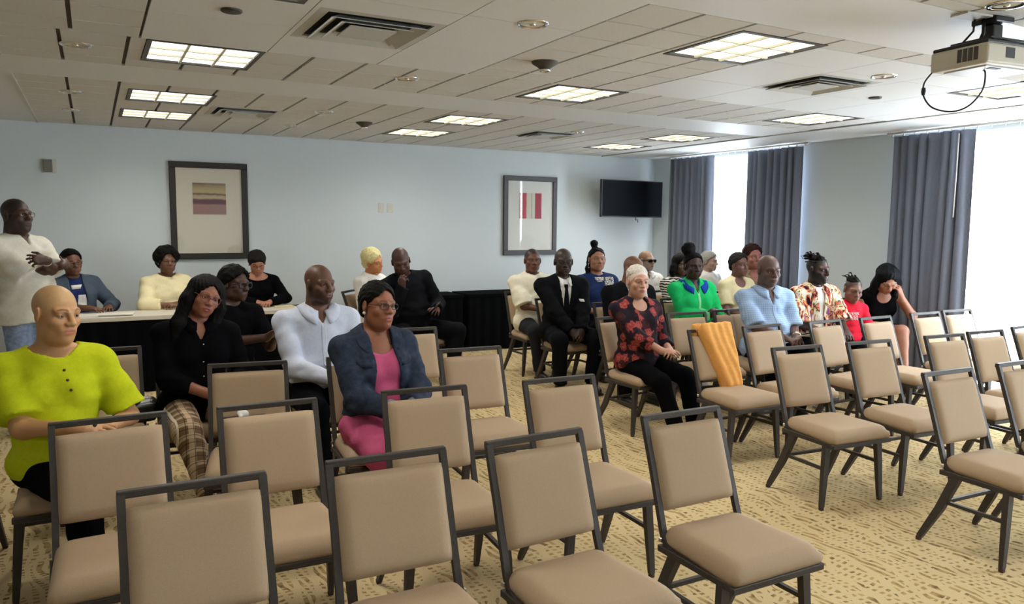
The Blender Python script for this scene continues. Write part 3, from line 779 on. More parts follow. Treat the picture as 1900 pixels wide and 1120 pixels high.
# ------------------------------------------------------------------ implicit surfaces for bodies and clothes
class Field:
    def __init__(s, lo, hi, fine, hc, hf):
        ax = []
        for d in range(3):
            iv = [(b[0][d], b[1][d]) for b in fine]
            p = lo[d]; out = [p]
            while p < hi[d]:
                inside = any(a-hc*0.5 <= p < b for a, b in iv)
                p += hf if inside else hc
                out.append(p)
            ax.append(np.array(out, dtype=np.float32))
        s.x, s.y, s.z = ax
        s.F = np.full((len(ax[0]), len(ax[1]), len(ax[2])), 1.0, dtype=np.float32)
        s.m = 2.2*hc
    def sl(s, lo, hi, pad):
        r = []
        for a, l, h in zip((s.x, s.y, s.z), lo, hi):
            i0 = int(np.searchsorted(a, l-pad)); i1 = int(np.searchsorted(a, h+pad))
            r.append(slice(max(0, i0-1), min(len(a), i1+1)))
        return tuple(r)
    def grid(s, q):
        return s.x[q[0]][:, None, None], s.y[q[1]][None, :, None], s.z[q[2]][None, None, :]
    def add(s, prim, k=0.02, inf=0.0):
        lo, hi, fn = prim
        q = s.sl(lo, hi, k+s.m+abs(inf))
        if min(len(range(*a.indices(10**6))) for a in q) == 0: return
        X, Y, Z = s.grid(q); d = fn(X, Y, Z)-inf; a = s.F[q]
        h = np.maximum(k-np.abs(a-d), 0)/max(k, 1e-6)
        s.F[q] = np.minimum(a, d)-h*h*k*0.25
    def sub(s, prim, k=0.004):
        lo, hi, fn = prim
        q = s.sl(lo, hi, k+s.m)
        X, Y, Z = s.grid(q); d = -fn(X, Y, Z); a = s.F[q]
        h = np.maximum(k-np.abs(a-d), 0)/max(k, 1e-6)
        s.F[q] = np.maximum(a, d)+h*h*k*0.25
    def cut(s, fn):
        """keep only where fn<0, whole grid"""
        X, Y, Z = s.grid((slice(None),)*3)
        s.F = np.maximum(s.F, fn(X, Y, Z))
    def wrinkle(s, amp, sc, seed, dirv=None):
        q = np.nonzero(np.abs(s.F) < 0.03)
        X, Y, Z = s.x[q[0]], s.y[q[1]], s.z[q[2]]
        s.F[q] += amp*wav(X, Y, Z, sc, seed)
    def mesh(s):
        F = s.F; S = F < 0
        c = S[:-1, :-1, :-1].astype(np.int8)
        tot = np.zeros(c.shape, np.int8)
        for i in (0, 1):
            for j in (0, 1):
                for k in (0, 1):
                    tot += S[i:S.shape[0]-1+i, j:S.shape[1]-1+j, k:S.shape[2]-1+k]
        act = (tot > 0) & (tot < 8)
        I, J, K = np.nonzero(act)
        n = len(I)
        if n == 0: return None
        idx = np.full(act.shape, -1, np.int32); idx[I, J, K] = np.arange(n)
        acc = np.zeros((n, 3)); cnt = np.zeros(n)
        ax = (s.x, s.y, s.z)
        cor = [(0, 0, 0), (1, 0, 0), (0, 1, 0), (1, 1, 0), (0, 0, 1), (1, 0, 1), (0, 1, 1), (1, 1, 1)]
        V = [F[I+a, J+b, K+d] for a, b, d in cor]
        P = [np.stack([ax[0][I+a], ax[1][J+b], ax[2][K+d]], 1) for a, b, d in cor]
        for a, b in ((0, 1), (2, 3), (4, 5), (6, 7), (0, 2), (1, 3), (4, 6), (5, 7), (0, 4), (1, 5), (2, 6), (3, 7)):
            m = (V[a] < 0) != (V[b] < 0)
            t = np.where(m, V[a]/np.where(m, V[a]-V[b], 1), 0)
            acc[m] += (P[a]+(P[b]-P[a])*t[:, None])[m]; cnt[m] += 1
        co = acc/cnt[:, None]
        quads = []
        for d in range(3):
            sl0 = [slice(1, -1)]*3; sl1 = [slice(1, -1)]*3
            sl0[d] = slice(0, -1); sl1[d] = slice(1, None)
            A = S[tuple(sl0)]; B = S[tuple(sl1)]
            e = np.nonzero(A != B)
            inside = A[e]
            off = [1, 1, 1]; off[d] = 0
            i, j, k = [e[t]+off[t] for t in range(3)]
            a, b = [(1, 2), (2, 0), (0, 1)][d]
            def nb(da, db):
                q = [i.copy(), j.copy(), k.copy()]; q[a] -= da; q[b] -= db
                return idx[q[0], q[1], q[2]]
            qd = np.stack([nb(1, 1), nb(0, 1), nb(0, 0), nb(1, 0)], 1)
            qd[~inside] = qd[~inside][:, ::-1]
            quads.append(qd)
        quads = np.concatenate(quads)
        quads = quads[(quads >= 0).all(1)]
        return co, quads
def relax(co, quads, it=1, lam=0.5):
    n = len(co)
    for _ in range(it):
        acc = np.zeros_like(co); cnt = np.zeros(n)
        for a, b in ((0, 1), (1, 2), (2, 3), (3, 0)):
            np.add.at(acc, quads[:, a], co[quads[:, b]]); np.add.at(cnt, quads[:, a], 1)
            np.add.at(acc, quads[:, b], co[quads[:, a]]); np.add.at(cnt, quads[:, b], 1)
        co = co + lam*(acc/np.maximum(cnt, 1)[:, None]-co)
    return co
def np_mesh(name, co, quads):
    me = bpy.data.meshes.new(name)
    me.vertices.add(len(co)); me.vertices.foreach_set('co', np.asarray(co, np.float32).ravel())
    me.loops.add(len(quads)*4); me.loops.foreach_set('vertex_index', quads.astype(np.int32).ravel())
    me.polygons.add(len(quads)); me.polygons.foreach_set('loop_start', np.arange(0, len(quads)*4, 4, dtype=np.int32))
    me.polygons.foreach_set('use_smooth', np.ones(len(quads), bool))
    me.update(calc_edges=True); me.validate()
    return me
def wav(X, Y, Z, sc, seed):
    r = np.random.RandomState(seed); p = r.uniform(0, 6.28, 9)
    a = np.sin(X*sc+1.7*np.sin(Z*sc*0.6+p[0])+p[1])*np.sin(Z*sc*0.9+1.3*np.sin(Y*sc*0.7+p[2])+p[3])
    b = np.sin((X+Y-Z)*sc*0.8+1.5*np.sin(X*sc*0.5+p[4])+p[5])
    c = np.sin((X*0.6-Y+Z*1.3)*sc*1.5+p[6]+np.sin(Z*sc+p[7]))
    return (a+0.6*b+0.35*c)/1.6
def V3(*a): return np.array(a if len(a) == 3 else a[0], dtype=float)
def rc(a, b, ra, rb):
    a, b = V3(a), V3(b); r = max(ra, rb)
    def fn(X, Y, Z):
        d = b-a; L = max(d@d, 1e-9)
        t = np.clip(((X-a[0])*d[0]+(Y-a[1])*d[1]+(Z-a[2])*d[2])/L, 0, 1)
        return np.sqrt((X-a[0]-t*d[0])**2+(Y-a[1]-t*d[1])**2+(Z-a[2]-t*d[2])**2)-(ra+(rb-ra)*t)
    return np.minimum(a, b)-r, np.maximum(a, b)+r, fn
def el(c, r, Rm=None):
    c, r = V3(c), V3(r); Rm = np.eye(3) if Rm is None else Rm
    ext = np.sqrt(((Rm*r)**2).sum(1))
    def fn(X, Y, Z):
        x, y, z = X-c[0], Y-c[1], Z-c[2]
        p = [Rm[0, i]*x+Rm[1, i]*y+Rm[2, i]*z for i in range(3)]
        k0 = np.sqrt(sum((p[i]/r[i])**2 for i in range(3)))
        k1 = np.sqrt(sum((p[i]/r[i]**2)**2 for i in range(3)))+1e-9
        return k0*(k0-1)/k1
    return c-ext, c+ext, fn
def rbox(c, h, Rm=None, rd=0.004):
    c, h = V3(c), V3(h); Rm = np.eye(3) if Rm is None else Rm
    ext = (np.abs(Rm)*h).sum(1)+rd
    def fn(X, Y, Z):
        x, y, z = X-c[0], Y-c[1], Z-c[2]
        q = [np.abs(Rm[0, i]*x+Rm[1, i]*y+Rm[2, i]*z)-h[i] for i in range(3)]
        return np.sqrt(sum(np.maximum(v, 0)**2 for v in q))+np.minimum(np.maximum(np.maximum(q[0], q[1]), q[2]), 0)-rd
    return c-ext, c+ext, fn
def cutp(prim, p, n):
    """limit a primitive to the half space dot(x-p,n)<0"""
    lo, hi, fn = prim; p, n = V3(p), V3(n); n = n/np.linalg.norm(n)
    return lo, hi, lambda X, Y, Z: np.maximum(fn(X, Y, Z), (X-p[0])*n[0]+(Y-p[1])*n[1]+(Z-p[2])*n[2])
def rot(ax, deg):
    a = math.radians(deg); c, s = math.cos(a), math.sin(a)
    return np.array({'x': [[1, 0, 0], [0, c, -s], [0, s, c]], 'y': [[c, 0, s], [0, 1, 0], [-s, 0, c]], 'z': [[c, -s, 0], [s, c, 0], [0, 0, 1]]}[ax])
def ik(a, c, l1, l2, pole):
    a, c, pole = V3(a), V3(c), V3(pole)
    d = c-a; L = np.linalg.norm(d); 
    if L > (l1+l2)*0.995:
        c = a+d/L*(l1+l2)*0.995; d = c-a; L = np.linalg.norm(d)
    u = d/L; pp = pole-u*(pole@u); pp /= np.linalg.norm(pp)
    x = (l1*l1-l2*l2+L*L)/(2*L); h = math.sqrt(max(l1*l1-x*x, 0))
    return a+u*x+pp*h, c
def frame_from(yv, zv):
    y = V3(yv)/np.linalg.norm(yv); z = V3(zv); z = z-y*(z@y); z /= np.linalg.norm(z); x = np.cross(y, z)
    return np.stack([x, y, z], 1)

# -------------------------------------------------- skeleton
DEF = dict(w=1.0, fat=0.0, bust=0.0, lean=4, side=0, twist=0, hy=0, hp=0, hr=0, hs=1.0, s=1.0, neck=1.0,
           wr=(0.07, 0.30, 0.67), wl=(-0.08, 0.31, 0.66), pr=(0.6, -0.5, -0.6), pl=(-0.6, -0.5, -0.6),
           fr=(0.10, 0.42, 0.085), fl=(-0.10, 0.42, 0.085), kr=(0.25, 1, 0.6), kl=(-0.25, 1, 0.6), stand=False,
           hand_r=None, hand_l=None, curl=0.5, sh=0.18, torso=1.0)
def skel(sp):
    P = dict(DEF); P.update(sp); k = {}
    zp = 0.95 if P['stand'] else (0.475/P['s']+0.085)
    k['P'] = V3(0, 0, zp)
    Rc = rot('z', P['twist']) @ rot('y', P['side']) @ rot('x', -P['lean'])
    k['Rc'] = Rc; t = P['torso']
    def tp(x, y, z): return k['P']+Rc @ V3(x, y, z*t)
    k['tp'] = tp
    k['neck'] = tp(0, -0.012, 0.515)
    Rh = rot('z', P['hy']) @ rot('y', P['hr']) @ rot('x', -P['hp'])
    # head leans partly with the torso
    base = k['neck'] + (Rc @ V3(0, 0.012, 0.075))
    k['Rh'] = Rh; hs = P['hs']
    k['H'] = base + Rh @ V3(0, 0.022, 0.082*hs)
    k['hs'] = hs
    for sgn, n in ((1, 'r'), (-1, 'l')):
        S = tp(sgn*P['sh']*P['w']**0.35, -0.005, 0.445)
        wv = P['w'+n]
        k['S'+n] = S
        k['E'+n], k['W'+n] = ik(S, wv, 0.285, 0.255, P['p'+n])
        Hp = k['P']+V3(sgn*0.088, 0.0, -0.005); A = P['f'+n]
        k['Hp'+n] = Hp
        if P['stand']:
            k['K'+n], k['A'+n] = ik(Hp, V3(sgn*0.10, 0.0, 0.085), 0.44, 0.43, (0, 1, 0))
        else:
            k['K'+n], k['A'+n] = ik(Hp, A, 0.44, 0.43, P['k'+n])
    k['p'] = P
    return k
def torso_prims(k, inf=0.0):
    P = k['p']; w, fat, tp, Rc = P['w'], P['fat'], k['tp'], k['Rc']; t = P['torso']
    L = [el(tp(0, 0.0, 0.34), (0.150*w, 0.108+fat*0.3, 0.175), Rc), el(tp(0, -0.012, 0.435), (0.168*w, 0.082, 0.082), Rc),
         el(tp(0, 0.018+fat*0.7, 0.15), (0.138*w+fat*0.4, 0.108+fat, 0.17), Rc), el(k['P']+V3(0, -0.005, 0.0), (0.165*w, 0.125+fat*0.4, 0.105))]
    if P['bust']:
        for s in (1, -1): L.append(el(tp(s*0.072*w, 0.088, 0.325), (0.072, 0.062*P['bust'], 0.075), Rc))
    for n in 'rl':
        L.append(rc(tp(0, -0.015, 0.485), k['S'+n], 0.056, 0.050))
    return L
def arm_prims(k, n, upper=True, lower=True):
    L = []; w = k['p']['w']**0.5
    if upper: L.append(rc(k['S'+n], k['E'+n], 0.050*w, 0.040*w))
    if lower: L.append(rc(k['E'+n], k['W'+n], 0.039*w, 0.026*w))
    return L
def leg_prims(k, n):
    w = k['p']['w']**0.5
    return [rc(k['Hp'+n]+V3(0, 0.03, 0), k['K'+n], 0.086*w, 0.060*w), rc(k['K'+n], k['A'+n], 0.056*w, 0.038), el(k['K'+n]+(k['A'+n]-k['K'+n])*0.3-V3(0, 0.012, 0), (0.052, 0.054, 0.11))]
def hand_prims(k, n):
    """palm, five fingers; returns list of (prim, k)"""
    P = k['p']; sg = 1 if n == 'r' else -1
    Wp, E = k['W'+n], k['E'+n]
    hd = P['hand_'+n] or {}
    d = V3(hd['dir']) if 'dir' in hd else (Wp-E); d = d/np.linalg.norm(d)
    bk = V3(hd.get('back', (0, 0.2, 1)))
    M = frame_from(d, bk)      # x across, y along fingers, z back of hand
    thumb = hd.get('thumb', -sg)  # which side the thumb lies on along x
    curl = hd.get('curl', P['curl']); sc = hd.get('scale', 1.0)
    def L(x, y, z): return Wp + M @ (V3(x*thumb, y, z)*sc)
    out = [(el(L(0.002, 0.045, 0), V3(0.040, 0.052, 0.016)*sc, M), 0.012), (rc(L(0, -0.02, 0), L(0, 0.03, 0), 0.024*sc, 0.022*sc), 0.02)]
    fx = (0.028, 0.0095, -0.0095, -0.027); fl = (0.068, 0.077, 0.071, 0.056); by = (0.083, 0.089, 0.086, 0.077)
    for i in range(4):
        c = (curl*(0.85+0.12*i))*1.25
        p = V3(fx[i], by[i]-0.012, 0.0); a = -c*0.55; r = 0.0088*sc
        spread = fx[i]*0.9
        for j, fr in enumerate((0.45, 0.31, 0.24)):
            q = p+V3(spread*fr*0.6, math.cos(a)*fl[i]*fr, math.sin(a)*fl[i]*fr)
            out.append((rc(L(*p), L(*q), r, r*0.9), 0.0045)); p = q; r *= 0.9; a -= c*0.75
    p = V3(0.026, 0.018, -0.004); tdir = hd.get('tdir', (0.75, 0.6, -0.35))
    td = V3(tdir)/np.linalg.norm(tdir)
    q = p+td*0.042; out.append((rc(L(*p), L(*q), 0.013*sc, 0.0105*sc), 0.010))
    td2 = V3(td[0]*0.35, 0.85, td[2]-0.25); td2 /= np.linalg.norm(td2)
    q2 = q+td2*0.032; out.append((rc(L(*q), L(*q2), 0.0102*sc, 0.0085*sc), 0.004))
    return out
def head_prims(fd, k, P, fine=True):
    C, Rh, hs = k['H'], k['Rh'], k['hs']
    def L(x, y, z): return C + Rh @ (V3(x, y, z)*hs)
    fw = P.get('face_w', 1.0); jw = P.get('jaw', 1.0)
    def E(c, r, kk, Rl=None): fd.add(el(L(*c), V3(r)*hs, Rh if Rl is None else Rh @ Rl), kk*hs)
    E((0, -0.018, 0.032), (0.075*fw, 0.094, 0.083), 0.01)
    E((0, 0.024, -0.028), (0.058*fw, 0.064, 0.078), 0.03)
    E((0, 0.050, -0.080), (0.036*jw, 0.036, 0.028), 0.03)
    for s in (1, -1):
        E((s*0.043*jw, 0.008, -0.062), (0.020, 0.036, 0.032), 0.03)
        E((s*0.040*fw, 0.056, -0.026), (0.024, 0.024, 0.022), 0.02)
        fd.add(rc(L(s*0.014, 0.086, 0.020), L(s*0.046, 0.068, 0.020), 0.011*hs, 0.010*hs), 0.016*hs)
    for s in (1, -1):
        fd.sub(el(L(s*0.031, 0.101, 0.002), V3(0.019, 0.022, 0.012)*hs, Rh), 0.012*hs)
    for s in (1, -1):
        E((s*0.031, 0.0715, 0.003), (0.0165, 0.0150, 0.0140), 0.004)
        if not P.get('closed'):
            fd.sub(el(L(s*0.031, 0.092, 0.0020), V3(0.0145, 0.014, 0.0036)*hs, Rh @ rot('y', s*4)), 0.0015)
        else:
            fd.sub(el(L(s*0.031, 0.090, -0.003), V3(0.0140, 0.010, 0.0016)*hs, Rh), 0.0015)
    nw = P.get('nose', 1.0)
    fd.add(rc(L(0, 0.086, 0.012), L(0, 0.107, -0.026), 0.0075*hs, 0.0125*nw*hs), 0.010*hs)
    for s in (1, -1):
        E((s*0.0125*nw, 0.096, -0.030), (0.0095*nw, 0.012, 0.0085), 0.006)
    E((0, 0.074, -0.060), (0.034, 0.020, 0.024), 0.02)
    lp = P.get('lip', 1.0)
    E((0, 0.090, -0.0565), (0.024, 0.0085, 0.0062*lp), 0.005)
    E((0, 0.0885, -0.0690), (0.021, 0.0090, 0.0075*lp), 0.005)
    fd.sub(el(L(0, 0.1005, -0.0625), V3(0.025, 0.0075, 0.0016)*hs, Rh), 0.002)
    E((0, 0.074, -0.098), (0.020, 0.016, 0.015), 0.015)
    for s in (1, -1):
        Rl = rot('z', s*-18) @ rot('x', -8)
        E((s*0.077*fw, -0.006, -0.004), (0.010, 0.019, 0.032), 0.006, Rl)
        fd.sub(el(L(s*0.0865*fw, 0.000, 0.002), V3(0.005, 0.010, 0.018)*hs, Rh @ Rl), 0.004)
    nk = P['neck']
    fd.add(rc(k['neck']+k['Rc'] @ V3(0, -0.015, -0.03), L(0, -0.028, -0.045), 0.060*nk, 0.055*nk), 0.03)
    if P.get('double'): E((0, 0.03, -0.098), (0.045, 0.045, 0.03), 0.03)
def paint(co, k, P):
    """skin colour attribute: pigment of lips, brows, shaved scalp and beard"""
    n = len(co); base = np.array(P['skin']); col = np.tile(base, (n, 1))
    q = (co-k['H']) @ k['Rh']/k['hs']
    x, y, z = q.T; ax = np.abs(x)
    def mixin(m, c, a=1.0):
        m = np.clip(m*a, 0, 1)[:, None]; col[:] = col*(1-m)+np.array(c)*m
    head = (z > -0.13) & (np.abs(x) < 0.11) & (np.abs(y) < 0.14)
    def soft(d, w): return np.clip(0.5-d/w, 0, 1)*head
    nz = wav(co[:, 0], co[:, 1], co[:, 2], 60, 5)
    col *= (1+0.05*nz)[:, None]
    lip = P.get('lipcol', base*np.array([0.85, 0.55, 0.52]))
    front = (y > 0.075)
    mixin(soft(np.sqrt((x/0.0245)**2+((z+0.0627)/0.0125)**2)-1, 0.35)*front, lip, 0.85)
    br = P.get('brow', (0.02, 0.014, 0.010))
    d = np.maximum(np.abs(z-(0.0285-((ax-0.032)*2.6)**2*2.2))-0.0030, np.abs(ax-0.032)-0.019)
    mixin(soft(d, 0.003)*(y > 0.04), br, 0.85)
    # darker eye line
    d = np.sqrt(((ax-0.031)/0.017)**2+((z-0.0025)/0.0078)**2)-1
    mixin(soft(d, 0.4)*(y > 0.05), base*0.45, 0.6)
    if P.get('stubble'):
        c, a, hl = P['stubble']
        m = soft(np.maximum(hl+0.006+(y-0.075)*1.25, -0.085)-z, 0.012)
        m *= ~((ax > 0.072) & (z < 0.035) & (y > -0.03))
        mixin(m, c, a)
    if P.get('beard'):
        c, a = P['beard'][:2]
        m = soft(z+0.045+0.35*np.clip(0.075-y, 0, 1)*0-np.clip(ax-0.03, 0, 1)*0.9, 0.012)*(y > -0.005)*(z > -0.125)
        keep = soft(1.25-np.sqrt((x/0.0245)**2+((z+0.0627)/0.0125)**2), 0.3)
        mm = np.clip(m-soft(np.sqrt((x/0.0245)**2+((z+0.0627)/0.0125)**2)-1.0, 0.3), 0, 1)
        mixin(mm, c, a)
    return np.clip(col, 0, 1)
M_SKIN = None
def skin_mat():
    global M_SKIN
    if M_SKIN: return M_SKIN
    m, nt, b = newmat('skin')
    a = node(nt, 'ShaderNodeVertexColor'); a.layer_name = 'pigment'
    nt.links.new(a.outputs[0], b.inputs['Base Color']); b.inputs['Roughness'].default_value = 0.48; b.inputs['Specular IOR Level'].default_value = 0.45
    b.inputs['Subsurface Weight'].default_value = 0.0
    tc = node(nt, 'ShaderNodeTexCoord'); n = noise(nt, tc.outputs['Object'], 180, 2)
    bp = node(nt, 'ShaderNodeBump'); bp.inputs['Strength'].default_value = 0.12; bp.inputs['Distance'].default_value = 0.004
    nt.links.new(n['Fac'], bp.inputs['Height']); nt.links.new(bp.outputs[0], b.inputs['Normal'])
    M_SKIN = m; return m
M_EYE = None
def eye_mat():
    global M_EYE
    if M_EYE: return M_EYE
    m, nt, b = newmat('eye')
    tc = node(nt, 'ShaderNodeTexCoord'); x, y, z = sepxyz(nt, tc.outputs['Object'])
    d = mth(nt, 'SQRT', mth(nt, 'ADD', mth(nt, 'MULTIPLY', x, x), mth(nt, 'MULTIPLY', z, z)))
    c = ramp(nt, mth(nt, 'MULTIPLY', d, 80.0), [(0.0, (0.004, 0.003, 0.003)), (0.45, (0.03, 0.015, 0.008)), (0.56, (0.62, 0.56, 0.52)), (1.0, (0.6, 0.5, 0.46))])
    nt.links.new(c, b.inputs['Base Color']); b.inputs['Roughness'].default_value = 0.15
    M_EYE = m; return m

def hair_field(fd, k, P):
    C, Rh, hs = k['H'], k['Rh'], k['hs']; h = P['hair']; ty = h['type']
    def L(x, y, z): return C + Rh @ (V3(x, y, z)*hs)
    def E(c, r, kk=0.02, Rl=None): fd.add(el(L(*c), V3(r)*hs, Rh if Rl is None else Rh @ Rl), kk*hs)
    def facecut(a=0.055, b=0.052, m=1.05, kk=0.0):
        n = Rh @ V3(0, 1, -m); n = n/np.linalg.norm(n); p = L(0, a, b)
        fd.cut(lambda X, Y, Z: (X-p[0])*n[0]+(Y-p[1])*n[1]+(Z-p[2])*n[2])
    t = h.get('t', 0.012)
    if h.get('top'): E((0.012, -0.022, 0.092), (0.056, 0.074, 0.034), 0.02)
    elif ty in ('cap', 'short', 'curly', 'updo', 'mohawk', 'locs', 'bun'):
        E((0, -0.018, 0.034), (0.075+t, 0.094+t, 0.083+t), 0.01)
        E((0, -0.050, -0.030), (0.062+t*0.6, 0.050+t, 0.055), 0.03)
        facecut(h.get('a', 0.064), h.get('b', 0.088), h.get('m', 1.0))
        fd.sub(el(L(0, 0.090, -0.024), V3(0.068, 0.078, h.get('fh', 0.112))*hs, Rh), 0.008)
    if ty == 'mohawk':
        pass
    if ty == 'updo':
        E((0.0, 0.02, 0.108), (0.06, 0.06, 0.030), 0.02); E((0.02, -0.045, 0.10), (0.058, 0.055, 0.035), 0.02)
    if ty == 'bun':
        b = h.get('pos', (0.01, -0.035, 0.155)); r = h.get('r', 0.042); E(b, (r, r, r*1.05), 0.012); E((b[0]*0.8, b[1]*0.8, b[2]-0.045), (r*0.7, r*0.7, r), 0.015)
        if h.get('tail'):
            P0 = [(0.06, -0.05, 0.02), (0.085, -0.03, -0.08), (0.095, 0.0, -0.18)]
            for a, b2 in zip(P0, P0[1:]): fd.add(rc(L(*a), L(*b2), 0.028, 0.02), 0.02)
    if ty in ('afro', 'puff'):
        r = h.get('r', 0.03)
        E((0, -0.028, 0.055), (0.078+r, 0.088+r, 0.075+r), 0.02); E((0, -0.055, -0.02), (0.066+r*0.8, 0.05+r, 0.066), 0.03)
        if ty == 'puff':
            for s in (1, -1): E((s*0.082, -0.015, 0.050), (0.046, 0.050, 0.052), 0.02)
            E((0.045, 0.015, 0.105), (0.05, 0.05, 0.035), 0.02)
        fd.sub(el(L(0, 0.094, -0.026), V3(h.get('fw', 0.066), 0.104, h.get('fh', 0.110))*hs, Rh), 0.008)
        n = Rh @ V3(0, 0.35, -1); n = n/np.linalg.norm(n); p0 = L(0, -0.03, -0.055)
        fd.cut(lambda X, Y, Z: (X-p0[0])*n[0]+(Y-p0[1])*n[1]+(Z-p0[2])*n[2])
    if ty in ('long', 'bob'):
        ln = h.get('len', 0.30)
        E((0, -0.022, 0.040), (0.092, 0.106, 0.088), 0.01)
        for s in (1, -1):
            e = -0.02-ln
            P0 = [(s*0.070, -0.01, 0.055), (s*0.092, 0.012, -0.04), (s*0.098, 0.022, -0.04-ln*0.5), (s*0.100, 0.030, e)]
            rr = [0.034, 0.038, 0.040, 0.026]
            for i in range(3): fd.add(rc(L(*P0[i]), L(*P0[i+1]), rr[i], rr[i+1]), 0.03)
        fd.add(rc(L(0, -0.07, 0.02), L(0, -0.075, -0.02-ln*0.7), 0.075, 0.055), 0.04)
        fd.sub(el(L(0, 0.100, -0.026), V3(h.get('fw', 0.062), 0.108, h.get('fh', 0.102))*hs, Rh), 0.010)
        fd.sub(rc(L(0, 0.06, -0.10), L(0, 0.12, -0.34), 0.055*hs, 0.060*hs), 0.02)
        if not h.get('nopart'): fd.sub(el(L(h.get('part', 0.0), 0.045, 0.130), V3(0.005, 0.09, 0.014)*hs, Rh), 0.010)
        q = np.nonzero(np.abs(fd.F) < 0.03); Xc, Yc, Zc = fd.x[q[0]], fd.y[q[1]], fd.z[q[2]]; fd.F[q] += 0.0022*np.sin(np.arctan2(Yc-C[1]+0.02, Xc-C[0])*26+6*np.sin(Zc*9))
    if ty == 'side':      # parted greying bob for the bowed woman writing
        E((0, -0.018, 0.045), (0.092, 0.104, 0.088), 0.01); E((0, -0.06, -0.02), (0.082, 0.055, 0.055), 0.03)
        facecut(0.070, 0.040, 0.8)
        E((0.02, 0.068, 0.082), (0.055, 0.032, 0.020), 0.015)
    if ty == 'locs':
        rn = random.Random(h.get('seed', 1))
        for i in range(h.get('n', 16)):
            a = rn.uniform(-1, 1); b = rn.uniform(-0.07, 0.05)
            p = V3(a*0.055, b, 0.105-0.25*a*a*0.2)
            d = V3(a*0.03+h.get('dx', 0.035)*rn.uniform(0.4, 1.2), -0.02*rn.random()-0.005, 0.035*rn.random()+0.005)
            q = p+d; e = q+V3(h.get('dx', 0.035)*0.8+rn.uniform(-0.015, 0.015), -0.012, -0.03*rn.random())
            fd.add(rc(L(*p), L(*q), 0.010, 0.008), 0.006); fd.add(rc(L(*q), L(*e), 0.008, 0.005), 0.003)
    wr = h.get('w', (0.003, 70))
    fd.wrinkle(wr[0], wr[1], h.get('seed', 3))
    fd.wrinkle(h.get('fine', 0.0022 if ty in ('curly', 'afro', 'puff', 'locs', 'bun', 'side') else 0.0010), 170, 9)

def bbox_of(prims, pad=0.03):
    lo = np.min([p[0] for p in prims], 0)-pad; hi = np.max([p[1] for p in prims], 0)+pad
    return lo, hi

